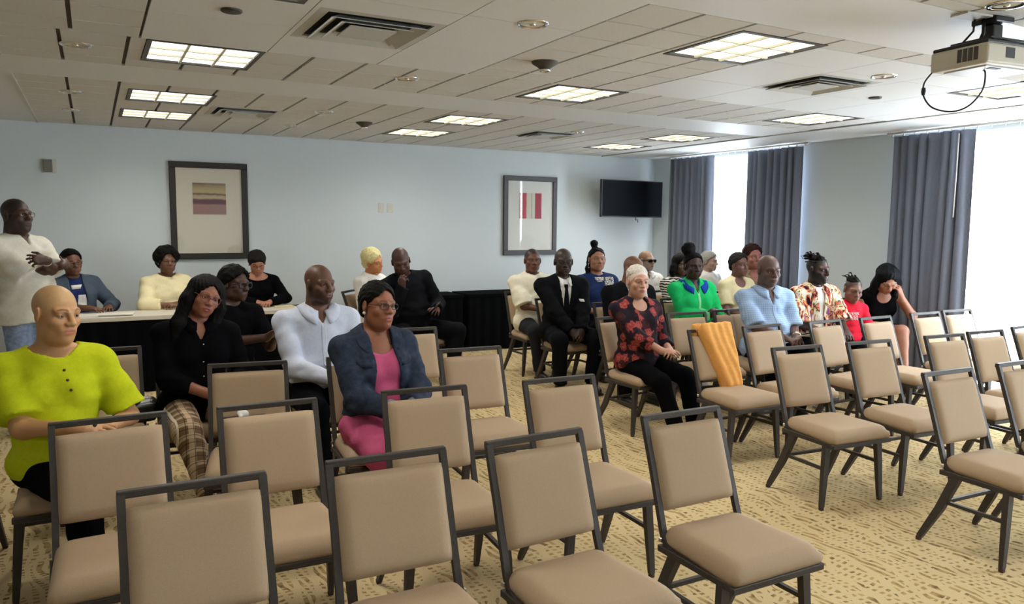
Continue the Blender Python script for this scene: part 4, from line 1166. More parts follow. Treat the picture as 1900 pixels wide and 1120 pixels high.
def person(name, label, loc, head, spec, clothes, extra=None, group=None):
    """loc: floor point under the pelvis; head: heading in degrees (180 faces the front)"""
    k = skel(spec); P = k['p']; s = P['s']
    fine = P.get('fine', 0.0055)/s; coarse = P.get('coarse', 0.011)/s
    root = thing('person', label, 'person', (loc[0], loc[1], 0), R(head), group)
    root.scale = (s, s, s)
    # ---- body
    tor = torso_prims(k)
    arms = [p for n in 'rl' for p in arm_prims(k, n)]
    legs = [p for n in 'rl' for p in leg_prims(k, n)]
    hb = (k['H']-0.14*k['hs'], k['H']+0.15*k['hs'])
    hands = {n: hand_prims(k, n) for n in 'rl'}
    hbx = [bbox_of([q for q, _ in hands[n]], 0.01) for n in 'rl']
    allp = tor+arms+legs+[q for n in 'rl' for q, _ in hands[n]]
    lo, hi = bbox_of(allp, 0.03); lo = np.minimum(lo, hb[0]); hi = np.maximum(hi, hb[1]); lo[2] = -0.01
    fd = Field(lo, hi, [hb]+hbx, coarse, fine)
    for p in tor: fd.add(p, 0.05)
    for n in 'rl':
        for p in arm_prims(k, n): fd.add(p, 0.025)
        for p in leg_prims(k, n): fd.add(p, 0.03)
        fd.add(el(k['A'+n]+V3(0, 0.06, -0.045), (0.036, 0.11, 0.032)), 0.03)
        for p, kk in hands[n]: fd.add(p, kk)
    head_prims(fd, k, P)
    co, qd = fd.mesh(); co = relax(co, qd, 1, 0.35)
    me = np_mesh('body', co, qd)
    ca = me.color_attributes.new('pigment', 'FLOAT_COLOR', 'POINT')
    c = paint(co, k, P); ca.data.foreach_set('color', np.concatenate([c, np.ones((len(c), 1))], 1).astype(np.float32).ravel())
    body = link_mesh('body', me, skin_mat(), root)
    k['body'] = body
    # ---- eyes
    C, Rh, hs = k['H'], k['Rh'], k['hs']
    if not P.get('closed'):
        for sg in (1, -1):
            bm = bmesh.new(); bmesh.ops.create_uvsphere(bm, u_segments=14, v_segments=10, radius=0.0128*hs)
            bmesh.ops.rotate(bm, matrix=Matrix.Rotation(R(90), 3, 'X'), verts=bm.verts)
            e = obj('eye', bm, eye_mat(), body, True)
            M = Matrix([list(Rh[i])+[0] for i in range(3)]+[[0, 0, 0, 1]]); M = Matrix.Translation(Vector(C+Rh @ (V3(sg*0.031, 0.0720, 0.002)*hs))) @ M
            e.matrix_local = M
    # ---- hair
    if P.get('hair'):
        hh = P['hair']; ln = hh.get('len', 0.05)+0.2
        f2 = Field(C-V3(0.19, 0.19, max(0.18, ln+0.06)*1.0)*hs, C+V3(0.19, 0.19, 0.25)*hs, [], fine*1.15, fine*1.15)
        hair_field(f2, k, P)
        r = f2.mesh()
        if r:
            hm = np_mesh('hair', *r)
            link_mesh('hair', hm, hair_mat(hh.get('col', (0.012, 0.010, 0.009)), hh.get('tip')), root)
    # ---- clothes
    for cl in clothes: garment(root, k, cl, coarse)
    if extra: extra(root, k)
    # ---- glasses
    if P.get('glasses'):
        g = P['glasses']; mat = g.get('mat', M_BEZ); rr = g.get('r', 0.0018)*hs; gw, gh = g.get('w', 0.023), g.get('h', 0.016)
        def Lg(x, y, z): return Vector(C + Rh @ (V3(x, y, z)*hs))
        bm = bmesh.new()
        for sg in (1, -1):
            pts = []
            for i in range(20):
                a = 2*PI*i/20; e = 0.7
                cx, cz = math.copysign(abs(math.cos(a))**e, math.cos(a)), math.copysign(abs(math.sin(a))**e, math.sin(a))
                pts.append(Lg(sg*0.0325+gw*cx, 0.101-0.30*max(0, abs(sg*0.0325+gw*cx)-0.03), 0.0+gh*cz))
            sweep(bm, pts, circ(rr, 6), True)
            if g.get('full'):
                pass
            sweep(bm, [Lg(sg*(0.0325+gw), 0.094, 0.006), Lg(sg*0.077, 0.05, 0.008), Lg(sg*0.081, -0.005, 0.008), Lg(sg*0.080, -0.03, -0.008)], circ(rr, 6))
        sweep(bm, [Lg(-0.0325+gw, 0.102, 0.003), Lg(0, 0.107, 0.006), Lg(0.0325-gw, 0.102, 0.003)], circ(rr, 6))
        bmesh.ops.recalc_face_normals(bm, faces=bm.faces)
        go = obj('glasses', bm, mat, root, True)
        if g.get('dark'):
            for sg in (1, -1):
                bm = bmesh.new(); vs = []
                for i in range(20):
                    a = 2*PI*i/20
                    cx, cz = math.copysign(abs(math.cos(a))**0.7, math.cos(a)), math.copysign(abs(math.sin(a))**0.7, math.sin(a))
                    vs.append(bm.verts.new(Lg(sg*0.0325+gw*cx, 0.1005-0.30*max(0, abs(sg*0.0325+gw*cx)-0.03), gh*cz)))
                bm.faces.new(vs); ge = bmesh.ops.extrude_face_region(bm, geom=bm.faces[:]); 
                off = Vector(Rh @ V3(0, -0.002, 0)); bmesh.ops.translate(bm, vec=off, verts=[v for v in ge['geom'] if isinstance(v, bmesh.types.BMVert)])
                bmesh.ops.recalc_face_normals(bm, faces=bm.faces)
                obj('lens', bm, M_SCR, go)
    return root, k
def hair_mat(col, tip=None):
    nm = 'hair_%d_%d_%d' % tuple(int(c*999) for c in col)
    if nm in MATS: return MATS[nm]
    m, nt, b = newmat(nm)
    tc = node(nt, 'ShaderNodeTexCoord'); n = noise(nt, tc.outputs['Object'], 70, 3)
    dk = 0.35 if max(col) < 0.08 else 1.0
    c = mixc(nt, n['Fac'], tuple(x*0.6*dk for x in col), tuple(min(1, x*1.4*dk) for x in col))
    nt.links.new(c, b.inputs['Base Color']); b.inputs['Roughness'].default_value = 0.62; b.inputs['Specular IOR Level'].default_value = 0.12
    w = node(nt, 'ShaderNodeTexNoise'); w.inputs['Scale'].default_value = 60; w.inputs['Detail'].default_value = 4
    mp = node(nt, 'ShaderNodeMapping'); mp.inputs['Scale'].default_value = (4, 4, 0.6); nt.links.new(tc.outputs['Object'], mp.inputs[0]); nt.links.new(mp.outputs[0], w.inputs['Vector'])
    bp = node(nt, 'ShaderNodeBump'); bp.inputs['Strength'].default_value = 0.6; bp.inputs['Distance'].default_value = 0.006
    nt.links.new(w.outputs['Fac'], bp.inputs['Height']); nt.links.new(bp.outputs[0], b.inputs['Normal'])
    MATS[nm] = m; return m

def garment(root, k, c, hc):
    P = k['p']; ty = c['type']; inf = c.get('inf', 0.010); mat = c['mat']; amp = c.get('fold', 0.0045)
    h = c.get('h', 0.010)/P['s']; tp, Rc = k['tp'], k['Rc']; w = P['w']
    if ty == 'top':
        tor = torso_prims(k); sl = c.get('sleeve', 'short')
        prims = []
        for n in 'rl':
            S, E, Wr = k['S'+n], k['E'+n], k['W'+n]; sw = c.get('sw', 0.012); ww = w**0.5
            if sl == 'none':
                continue
            if sl == 'cap':
                q = S+(E-S)*0.35; prims.append(cutp(rc(S, E, 0.060*ww, 0.056*ww), q, E-S))
            if sl == 'short':
                f = c.get('sf', 0.78); q = S+(E-S)*f; prims.append(cutp(rc(S, E, 0.053*ww, (0.052+sw)*ww), q, E-S))
            if sl in ('long', '34'):
                prims.append(rc(S, E, 0.052*ww, 0.045*ww)); f = 0.97 if sl == 'long' else 0.55
                q = E+(Wr-E)*f; prims.append(cutp(rc(E, Wr, 0.045*ww, 0.032*ww+sw*0.5), q, Wr-E))
        lo, hi = bbox_of(tor+prims, 0.05)
        if P['stand']: lo[2] = c.get('hem', 0.78)-0.02
        f = Field(lo, hi, [], h, h)
        for p in tor: f.add(p, 0.05, inf)
        hem = c.get('hem')
        if c.get('skirt'):    # lower edge falling over lap / hips
            f.add(el(k['P']+V3(0, 0.035, 0.02), (0.180*w, 0.150+P['fat']*0.5, 0.10)), 0.05, inf*0.6)
        if P['stand'] and hem:
            f.add(rc(k['P']+V3(0, 0, 0.05), k['P']+V3(0, 0.0, hem-0.95-0.02), 0.15*w, 0.165*w), 0.06, inf)
        for p in prims: f.add(p, 0.028, inf*0.8)
        f.wrinkle(amp, c.get('fs', 32), c.get('seed', 1))
        # creases across the belly when seated
        if not P['stand'] and c.get('crease', 0.0035):
            q = np.nonzero(np.abs(f.F) < 0.03); Xc, Yc, Zc = f.x[q[0]], f.y[q[1]], f.z[q[2]]
            zz = (Zc-k['P'][2]); f.F[q] += c.get('crease', 0.0035)*np.sin(zz*75+3*Xc)*np.exp(-((zz-0.16)/0.11)**2)
        nk = c.get('neck', 'crew'); N = k['neck']
        dirn = Rc @ V3(0, 0.30, 1.0)
        r0 = c.get('nr', 0.064)
        f.sub(rc(N-dirn*0.02, N+dirn*0.20, r0*P['neck'], r0*1.15*P['neck']), 0.006)
        if nk == 'scoop': f.sub(el(tp(0, 0.09, 0.50), V3(0.085, 0.07, 0.075)*c.get('ns', 1.0), Rc), 0.01)
        if nk == 'wide': f.sub(el(tp(0, 0.06, 0.53), (0.125, 0.10, 0.055), Rc), 0.01)
        if nk == 'v': 
            def vf(X, Y, Z):
                q = [X-N[0], Y-N[1], Z-N[2]]
                x = Rc[0, 0]*q[0]+Rc[1, 0]*q[1]+Rc[2, 0]*q[2]; y = Rc[0, 1]*q[0]+Rc[1, 1]*q[1]+Rc[2, 1]*q[2]; z = Rc[0, 2]*q[0]+Rc[1, 2]*q[1]+Rc[2, 2]*q[2]
                dp = c.get('vd', 0.15); wd = c.get('vw', 0.055)
                return np.maximum(np.abs(x)-np.clip((z+dp)/dp, 0, 1.2)*wd*1.0, np.maximum(-y+0.01, -z-dp))*0.8
            f.sub((tp(0, 0.1, 0.40)-0.2, tp(0, 0.1, 0.45)+0.22, vf), 0.004)
        if nk == 'open':      # open jacket front
            ow = c['open']     # (z, centre, halfwidth) list from bottom up
            zs = np.array([a[0] for a in ow]); cs = np.array([a[1] for a in ow]); hw = np.array([a[2] for a in ow])
            O = k['P']
            def of(X, Y, Z):
                q = [X-O[0], Y-O[1], Z-O[2]]
                x = Rc[0, 0]*q[0]+Rc[1, 0]*q[1]+Rc[2, 0]*q[2]; y = Rc[0, 1]*q[0]+Rc[1, 1]*q[1]+Rc[2, 1]*q[2]; z = Rc[0, 2]*q[0]+Rc[1, 2]*q[1]+Rc[2, 2]*q[2]
                zz = z/P['torso']
                return np.maximum(np.abs(x-np.interp(zz, zs, cs))-np.interp(zz, zs, hw), np.maximum(-y+0.0, np.maximum(zs[0]-zz, -0.2+0*zz)))*0.9
            f.sub((O-0.45, O+np.array([0.45, 0.6, 0.9]), of), 0.004)
        if hem is not None:
            f.cut(lambda X, Y, Z: hem-Z+0.01*np.sin(X*20)+0*Y)
        if c.get('hemplane'):
            z0 = c['hemplane']; O = k['P']
            f.cut(lambda X, Y, Z: z0-((X-O[0])*Rc[0, 2]+(Y-O[1])*Rc[1, 2]+(Z-O[2])*Rc[2, 2]))
        r = f.mesh()
        o = link_mesh(c.get('name', 'shirt'), np_mesh('g', r[0], r[1]), mat, root)
        k['top_'+c.get('name', 'shirt')] = o
        if c.get('collar'):
            make_collar(root, k, c, o)
        if c.get('lapel'):
            f2 = Field(k['P']-np.array([0.25, 0.1, 0]), N+np.array([0.25, 0.3, 0.2]), [], 0.0065, 0.0065)
            for sg in (1, -1):
                a = tp(sg*0.075, 0.075, 0.50); b = tp(sg*0.022, 0.128+P['fat'], 0.22)
                d = (b-a); Ln = np.linalg.norm(d); M = frame_from(d, Rc @ V3(sg*0.3, 1, 0.25))
                f2.add(rbox((a+b)/2+Rc @ V3(sg*0.022, 0.0, 0), V3(0.022, Ln/2, 0.0025), M, 0.003), 0.004)
            r = f2.mesh(); link_mesh('lapel', np_mesh('l', *r), mat, o)
        return o
    if ty in ('trousers', 'skirt'):
        leg = []; stop = c.get('stop', 0.0)
        prims = [el(k['P']+V3(0, 0.0, -0.01), (0.168*w, 0.128+P['fat']*0.3, 0.105)), el(k['P']+V3(0, 0.02, 0.05), (0.145*w, 0.118+P['fat']*0.6, 0.09))]
        for n in 'rl':
            ww = w**0.5; Hp, K, A = k['Hp'+n], k['K'+n], k['A'+n]
            leg.append((rc(Hp+V3(0, 0.03, 0), K, 0.090*ww, 0.068*ww), 0.04))
            q = K+(A-K)*c.get('lf', 0.97)
            if ty == 'trousers': leg.append((cutp(rc(K, A, 0.066*ww, c.get('cuff', 0.058)), q, A-K), 0.03))
        if c.get('short'):
            leg = []
            for n in 'rl':
                Hp, K = k['Hp'+n]+V3(0, 0.03, 0), k['K'+n]; q = Hp+(K-Hp)*c['short']
                leg.append((cutp(rc(Hp, K, 0.097, 0.080), q, K-Hp), 0.05))
        elif ty == 'skirt':
            Kr, Kl, Ar, Al = k['Kr'], k['Kl'], k['Ar'], k['Al']; Km = (Kr+Kl)/2; Am = (Ar+Al)/2
            Hm = k['P']+V3(0, 0.05, 0.0)
            for t in (-0.6, 0, 0.6):
                leg.append((rc(Hm+(Kr-Km)*t, Km+(Kr-Km)*t, 0.095, 0.075), 0.05))
                f0 = c.get('lf', 0.8); q = Km+(Am-Km)*f0
                leg.append((cutp(rc(Km+(Kr-Km)*t, Am+(Ar-Am)*t, 0.075, 0.075+c.get('flare', 0.02)), q, Am-Km), 0.05))
        lo, hi = bbox_of(prims+[p for p, _ in leg], 0.04)
        f = Field(lo, hi, [], h*1.05, h*1.05)
        for p in prims: f.add(p, 0.05, inf*0.5)
        for p, kk in leg: f.add(p, kk, inf*0.5)
        f.wrinkle(amp, c.get('fs', 30), c.get('seed', 2))
        r = f.mesh()
        return link_mesh(c.get('name', ty), np_mesh('t', *r), mat, root)
    if ty == 'shoes':
        for n in 'rl':
            A = k['A'+n]; z0 = 0.0; d = V3(k['p'].get('toe_'+n, (0.05 if n == 'r' else -0.05, 1, 0))); d /= np.linalg.norm(d)
            M = frame_from(d, (0, 0, 1)); B = V3(A[0], A[1], max(0.0, A[2]-0.085))
            f = Field(B-0.2, B+0.26, [], 0.008, 0.008)
            f.add(el(B+M @ V3(0, 0.055, 0.045), (0.044, 0.13, 0.042), M), 0.02); f.add(el(B+M @ V3(0, -0.01, 0.07), (0.040, 0.055, 0.05), M), 0.03)
            f.add(rbox(B+M @ V3(0, 0.055, 0.012), (0.036, 0.115, 0.006), M, 0.006), 0.004)
            f.sub(rbox(B+V3(0, 0, -0.05), (0.4, 0.4, 0.05), None, 0.0), 0.002)
            r = f.mesh()
            if r: link_mesh('shoe', np_mesh('s', *r), mat, root)
def make_collar(root, k, c, o):
    N, Rc, P = k['neck'], k['Rc'], k['p']; cs = c.get('cs', 1.0); nk = P['neck']
    bvh = BVHTree.FromPolygons([v.co for v in o.data.vertices], [tuple(p.vertices) for p in o.data.polygons])
    gap = c.get('gap', 0.26); bm = bmesh.new(); n = 30; rows = []
    drop = c.get('cdrop', 0.030)
    for i in range(n+1):
        th = -PI+gap+(2*PI-2*gap)*i/n        # 0 = back of the neck
        fr = abs(th)/(PI-gap)                 # 0 back .. 1 front end
        rx, ry = (c.get('nr', 0.064)+0.002)*nk, (c.get('nr', 0.064)+0.004)*nk
        zc = 0.044-0.016*fr-drop*max(0, fr-0.45)**1.5*2.2
        base = np.array([rx*math.sin(th)*1.0, -ry*math.cos(th)+0.004, zc])
        out = np.array([math.sin(th), -math.cos(th), 0])
        w = (0.034+0.026*max(0, fr-0.55)/0.45)*cs
        pts = [base+out*0.000+np.array([0, 0, -0.022]), base, base+out*0.006+np.array([0, 0, -0.002]), base+out*w*0.55+np.array([0, 0, -w*0.62]), base+out*w*0.95+np.array([math.copysign(0.006*fr, th), 0, -w*1.05])]
        row = []
        for q, pt in enumerate(pts):
            p = Vector(N+Rc @ pt)
            if q >= 1:
                loc, nr, _, d = bvh.find_nearest(p)
                if loc is not None:
                    hgt = (p-loc).dot(nr)
                    mn = (0.0, 0.006, 0.008, 0.006, 0.005)[q]
                    if hgt < mn: p = loc+nr*mn
                    elif q == 4 and hgt > 0.012: p = loc+nr*0.012
            row.append(bm.verts.new(p))
        rows.append(row)
    for A, B in zip(rows, rows[1:]):
        for j in range(4): bm.faces.new((A[j], A[j+1], B[j+1], B[j]))
    bmesh.ops.recalc_face_normals(bm, faces=bm.faces)
    co = obj('collar', bm, c.get('cmat', c['mat']), o, True)
    m = co.modifiers.new('thickness', 'SOLIDIFY'); m.thickness = 0.003; m.offset = 0
def on_front(k, name, x, z, root):
    """point on the front of a garment in body coords (x right, z above pelvis)"""
    o = k['top_'+name]; bvh = BVHTree.FromPolygons([v.co for v in o.data.vertices], [tuple(p.vertices) for p in o.data.polygons])
    Rc = k['Rc']; a = Vector(k['tp'](x, 0.45, z)); d = Vector(Rc @ V3(0, -1, 0))
    hit = bvh.ray_cast(a, d, 1.0)
    return hit[0], hit[1]
def buttons(root, k, name, spots, mat, r=0.006):
    for x, z in spots:
        p, n = on_front(k, name, x, z, root)
        if p is None: continue
        bm = bmesh.new(); bmesh.ops.create_uvsphere(bm, u_segments=10, v_segments=6, radius=r); bmesh.ops.scale(bm, vec=(1, 1, 0.45), verts=bm.verts)
        o = obj('button', bm, mat, root, True); o.location = p+n*0.001; o.rotation_euler = n.to_track_quat('Z', 'Y').to_euler()
def strip(root, k, name, poly, mat, nm, th=0.003, step=0.02):
    """thin patch laid on a garment: poly = rows of (z, x0, x1)"""
    o = k['top_'+name]; bvh = BVHTree.FromPolygons([v.co for v in o.data.vertices], [tuple(p.vertices) for p in o.data.polygons])
    Rc = k['Rc']; d = Vector(Rc @ V3(0, -1, 0)); bm = bmesh.new(); rows = []
    m = 7
    zz = [q[0] for q in poly]; a0 = np.array(poly, float); tt = np.arange(len(poly)); N_ = max(3, int(abs(zz[0]-zz[-1])/0.012)); zq = np.linspace(zz[0], zz[-1], N_)
    poly = [(z, float(np.interp(-z, -a0[:, 0], a0[:, 1])), float(np.interp(-z, -a0[:, 0], a0[:, 2]))) for z in zq]
    for z, x0, x1 in poly:
        row = []
        for i in range(m):
            x = x0+(x1-x0)*i/(m-1); a = Vector(k['tp'](x, 0.45, z)); h = bvh.ray_cast(a, d, 1.0)
            p = (h[0] if h[0] else a)
            row.append((bm.verts.new(p-d*th), bm.verts.new(p-d*(-0.002))))
        rows.append(row)
    for A, B in zip(rows, rows[1:]):
        for i in range(m-1):
            bm.faces.new((A[i][0], A[i+1][0], B[i+1][0], B[i][0])); bm.faces.new((A[i][1], B[i][1], B[i+1][1], A[i+1][1]))
        bm.faces.new((A[0][0], B[0][0], B[0][1], A[0][1])); bm.faces.new((A[-1][0], A[-1][1], B[-1][1], B[-1][0]))
    for A in (rows[0], rows[-1]):
        for i in range(m-1): bm.faces.new((A[i][0], A[i][1], A[i+1][1], A[i+1][0]))
    bmesh.ops.recalc_face_normals(bm, faces=bm.faces)
    return obj(nm, bm, mat, root, True)

# ------------------------------------------------------------------ cloth patterns
def pat_plaid(nt, tc):
    x, y, z = sepxyz(nt, tc.outputs['Object'])
    v = mth(nt, 'SUBTRACT', y, z)
    def lines(c, per, ph, wd):
        f = mth(nt, 'FRACT', mth(nt, 'ADD', mth(nt, 'MULTIPLY', c, 1.0/per), ph))
        return mth(nt, 'LESS_THAN', mth(nt, 'ABSOLUTE', mth(nt, 'SUBTRACT', f, 0.5)), wd)
    base = srgb(122, 98, 72)
    c = mixc(nt, mth(nt, 'MULTIPLY', lines(x, 0.085, 0.1, 0.20), 0.75), base, srgb(205, 180, 150))
    c = mixc(nt, mth(nt, 'MULTIPLY', lines(v, 0.085, 0.3, 0.17), 0.65), c, srgb(214, 190, 160))
    c = mixc(nt, mth(nt, 'MULTIPLY', lines(x, 0.0425, 0.0, 0.06), 0.7), c, srgb(62, 40, 30))
    c = mixc(nt, mth(nt, 'MULTIPLY', lines(v, 0.0425, 0.2, 0.06), 0.7), c, srgb(66, 44, 32))
    return mixc(nt, mth(nt, 'MULTIPLY', lines(x, 0.17, 0.4, 0.03), 0.9), c, srgb(240, 228, 205))
def pat_floral(nt, tc):
    v = node(nt, 'ShaderNodeTexVoronoi'); v.inputs['Scale'].default_value = 11.0; v.inputs['Randomness'].default_value = 0.8
    n = noise(nt, tc.outputs['Object'], 20, 3); 
    mxv = node(nt, 'ShaderNodeVectorMath', operation='MULTIPLY_ADD'); nt.links.new(n['Color'], mxv.inputs[0]); mxv.inputs[1].default_value = (0.06, 0.06, 0.06); nt.links.new(tc.outputs['Object'], mxv.inputs[2])
    nt.links.new(mxv.outputs[0], v.inputs['Vector'])
    n2 = noise(nt, tc.outputs['Object'], 42, 3)
    d = mth(nt, 'ADD', v.outputs['Distance'], mth(nt, 'MULTIPLY', mth(nt, 'SUBTRACT', n2['Fac'], 0.5), 0.34))
    rose = ramp(nt, d, [(0.0, srgb(110, 34, 36)), (0.16, srgb(176, 88, 80)), (0.25, srgb(112, 38, 38)), (0.36, srgb(160, 72, 66)), (0.47, srgb(70, 26, 32)), (0.53, (0.012, 0.008, 0.014))])
    s = sepxyz(nt, v.outputs['Color'])[0]
    return mixc(nt, mth(nt, 'MULTIPLY', mth(nt, 'GREATER_THAN', s, 0.80), 0.85), rose, (0.014, 0.010, 0.016))
def pat_stripe(nt, tc):
    x, y, z = sepxyz(nt, tc.outputs['Object']); n = noise(nt, tc.outputs['Object'], 14, 2)
    f = mth(nt, 'SINE', mth(nt, 'ADD', mth(nt, 'MULTIPLY', z, 210.0), mth(nt, 'MULTIPLY', n['Fac'], 9.0)))
    return mixc(nt, mth(nt, 'GREATER_THAN', f, -0.05), (0.015, 0.014, 0.015), srgb(214, 208, 196))
def pat_check(nt, tc):
    x, y, z = sepxyz(nt, tc.outputs['Object'])
    a = mth(nt, 'GREATER_THAN', mth(nt, 'SINE', mth(nt, 'MULTIPLY', x, 420.0)), 0.55)
    b = mth(nt, 'GREATER_THAN', mth(nt, 'SINE', mth(nt, 'MULTIPLY', z, 420.0)), 0.55)
    c = mixc(nt, mth(nt, 'MULTIPLY', a, 0.35), srgb(158, 184, 218), srgb(206, 220, 236))
    return mixc(nt, mth(nt, 'MULTIPLY', b, 0.35), c, srgb(96, 124, 164))
def pat_colour(nt, tc):
    mp = node(nt, 'ShaderNodeMapping'); mp.inputs['Scale'].default_value = (1, 1, 0.45); nt.links.new(tc.outputs['Object'], mp.inputs[0])
    n = noise(nt, mp.outputs[0], 13, 3, 0.6, 0.9)
    return ramp(nt, n['Fac'], [(0.0, srgb(40, 30, 70)), (0.36, srgb(30, 24, 40)), (0.40, srgb(178, 76, 62)), (0.445, srgb(222, 146, 84)), (0.48, srgb(226, 218, 202)), (0.54, srgb(206, 190, 118)), (0.57, srgb(52, 40, 52)), (0.60, srgb(214, 128, 100)), (0.65, srgb(120, 80, 140)), (1.0, srgb(60, 40, 60))], 'CONSTANT')
def pat_denim(c0, c1):
    def f(nt, tc):
        n = noise(nt, tc.outputs['Object'], 22, 4, 0.65); n2 = noise(nt, tc.outputs['Object'], 300, 1)
        c = ramp(nt, n['Fac'], [(0.3, c0), (0.7, c1)])
        return mixc(nt, mth(nt, 'MULTIPLY', n2['Fac'], 0.25), c, tuple(min(1, v*1.8) for v in c1))
    return f
def pat_lace(nt, tc):
    v = node(nt, 'ShaderNodeTexVoronoi'); v.inputs['Scale'].default_value = 60; v.feature = 'DISTANCE_TO_EDGE'; nt.links.new(tc.outputs['Object'], v.inputs['Vector'])
    return mixc(nt, mth(nt, 'GREATER_THAN', v.outputs['Distance'], 0.10), srgb(60, 66, 90), srgb(216, 212, 204))
M_PLAID = ramp_mat('plaid_cloth', pat_plaid); M_FLORAL = ramp_mat('floral_cloth', pat_floral); M_STRIPE = ramp_mat('striped_cloth', pat_stripe)
M_CHECK = ramp_mat('checked_cloth', pat_check); M_COLOUR = ramp_mat('colourful_cloth', pat_colour); M_LACE = ramp_mat('lace_cloth', pat_lace)
M_DENIM = ramp_mat('dark_denim', pat_denim(srgb(24, 30, 42), srgb(50, 60, 78))); M_JEANS = ramp_mat('blue_jeans', pat_denim(srgb(84, 104, 140), srgb(150, 168, 196)))
M_CUFF = ramp_mat('denim_cuff', pat_denim(srgb(84, 94, 106), srgb(120, 130, 140)))
M_LIME = fabric('lime_cloth', srgb(186, 196, 24)); M_BLK = plain('black_cloth', (0.0035, 0.0035, 0.0045), 0.95, spec=0.05, bump=0.2, bscale=350); M_SUIT = plain('black_suit', (0.0045, 0.005, 0.007), 0.85, spec=0.08, bump=0.15, bscale=350)
M_WHITE = fabric('white_cloth', srgb(226, 224, 218)); M_PALE = fabric('pale_blue_white_cloth', srgb(198, 204, 220)); M_CREAM = fabric('cream_cloth', srgb(232, 220, 178))
M_TEE = fabric('offwhite_tee', srgb(236, 230, 208)); M_PINK = fabric('pink_dress', srgb(190, 84, 122)); M_GREEN = fabric('green_knit', srgb(28, 190, 104)); M_COBALT = fabric('cobalt_collar', srgb(24, 66, 160))
M_NAVY = fabric('navy_cloth', srgb(30, 46, 92)); M_DARKTR = fabric('dark_trousers', srgb(34, 36, 42)); M_RED = fabric('red_tee', srgb(222, 34, 58)); M_ORANGE = fabric('orange_knit', srgb(224, 162, 88))
M_BLAZER = fabric('grey_blue_blazer', srgb(74, 86, 100)); M_LINEN = fabric('linen_white', srgb(214, 210, 196)); M_SHOE = plain('black_leather', (0.012, 0.012, 0.012), 0.35); M_SNEAK = plain('white_shoe', srgb(214, 214, 214), 0.6)
M_GOLD = plain('gold_metal', (0.8, 0.6, 0.3), 0.3, metal=1.0); M_WBTN = plain('pale_button', srgb(220, 216, 200), 0.4); M_BTN = plain('dark_button', srgb(56, 40, 20), 0.4); M_PEARL = plain('pearl', srgb(226, 220, 206), 0.3)
M_BROWNGL = plain('brown_glasses', srgb(90, 66, 44), 0.35); M_ROSEGL = plain('rose_glasses', srgb(120, 60, 54), 0.4); M_PHONE = plain('phone_black', (0.01, 0.01, 0.012), 0.2); M_SKINPH = None
def tone(r, g, b): return srgb(r, g, b)
BRN = tone(112, 74, 54); DARK = tone(74, 48, 38); DEEP = tone(56, 38, 32); MID = tone(146, 98, 66); TAN = tone(190, 142, 98); LIGHT = tone(206, 160, 136); AMBER = tone(200, 140, 84)
STB = lambda c=(0.02, 0.016, 0.014), a=0.55, hl=0.052: (c, a, hl)
def chair_for(x, y, off, label):       # chair under a seated person, pelvis at x,y
    h = H180+R(off)
    rx = x + math.sin(h)*0.27*0 ; 
    ox = x - math.sin(h)*0.02; oy = y + math.cos(h)*0.02
    return dup(chair0, (ox, oy, 0), h, label, 'beige banquet chairs')
def watch(root, k, n='l', mat=None, r=0.033):
    Wp, E = k['W'+n], k['E'+n]; d = (E-Wp)/np.linalg.norm(E-Wp); c = Wp+d*0.03
    M = frame_from(d, (0.1, 0.2, 1)); pts = [c+M @ V3(r*math.cos(a), 0, r*math.sin(a)) for a in [2*PI*i/20 for i in range(20)]]
    bm = bmesh.new(); sweep(bm, pts, circ(0.005, 6), True); o = obj('wristwatch', bm, mat or M_GOLD, root, True)
    bm = bmesh.new(); bmesh.ops.create_cone(bm, cap_ends=True, segments=16, radius1=0.016, radius2=0.014, depth=0.008)
    q = obj('watch_face', bm, M_WBTN, o, False); q.location = Vector(c+M @ V3(0, 0, r)); q.rotation_euler = Vector(M[:, 2]).to_track_quat('Z', 'Y').to_euler()
def earring(root, k, sg, mat=None, drop=0.05):
    p = Vector(k['H']+k['Rh'] @ (V3(sg*0.082, -0.006, -0.04)*k['hs']))
    bm = bmesh.new(); bmesh.ops.create_uvsphere(bm, u_segments=10, v_segments=6, radius=0.006); bmesh.ops.create_uvsphere(bm, u_segments=8, v_segments=6, radius=0.009, matrix=Matrix.Translation((0, 0, -drop)))
    sweep(bm, [(0, 0, 0), (0, 0, -drop)], circ(0.0015, 5)); o = obj('earring', bm, mat or M_GOLD, root, True); o.location = p

CAST = []
def cast(key):
    def deco(fn): CAST.append((key, fn)); return fn
    return deco

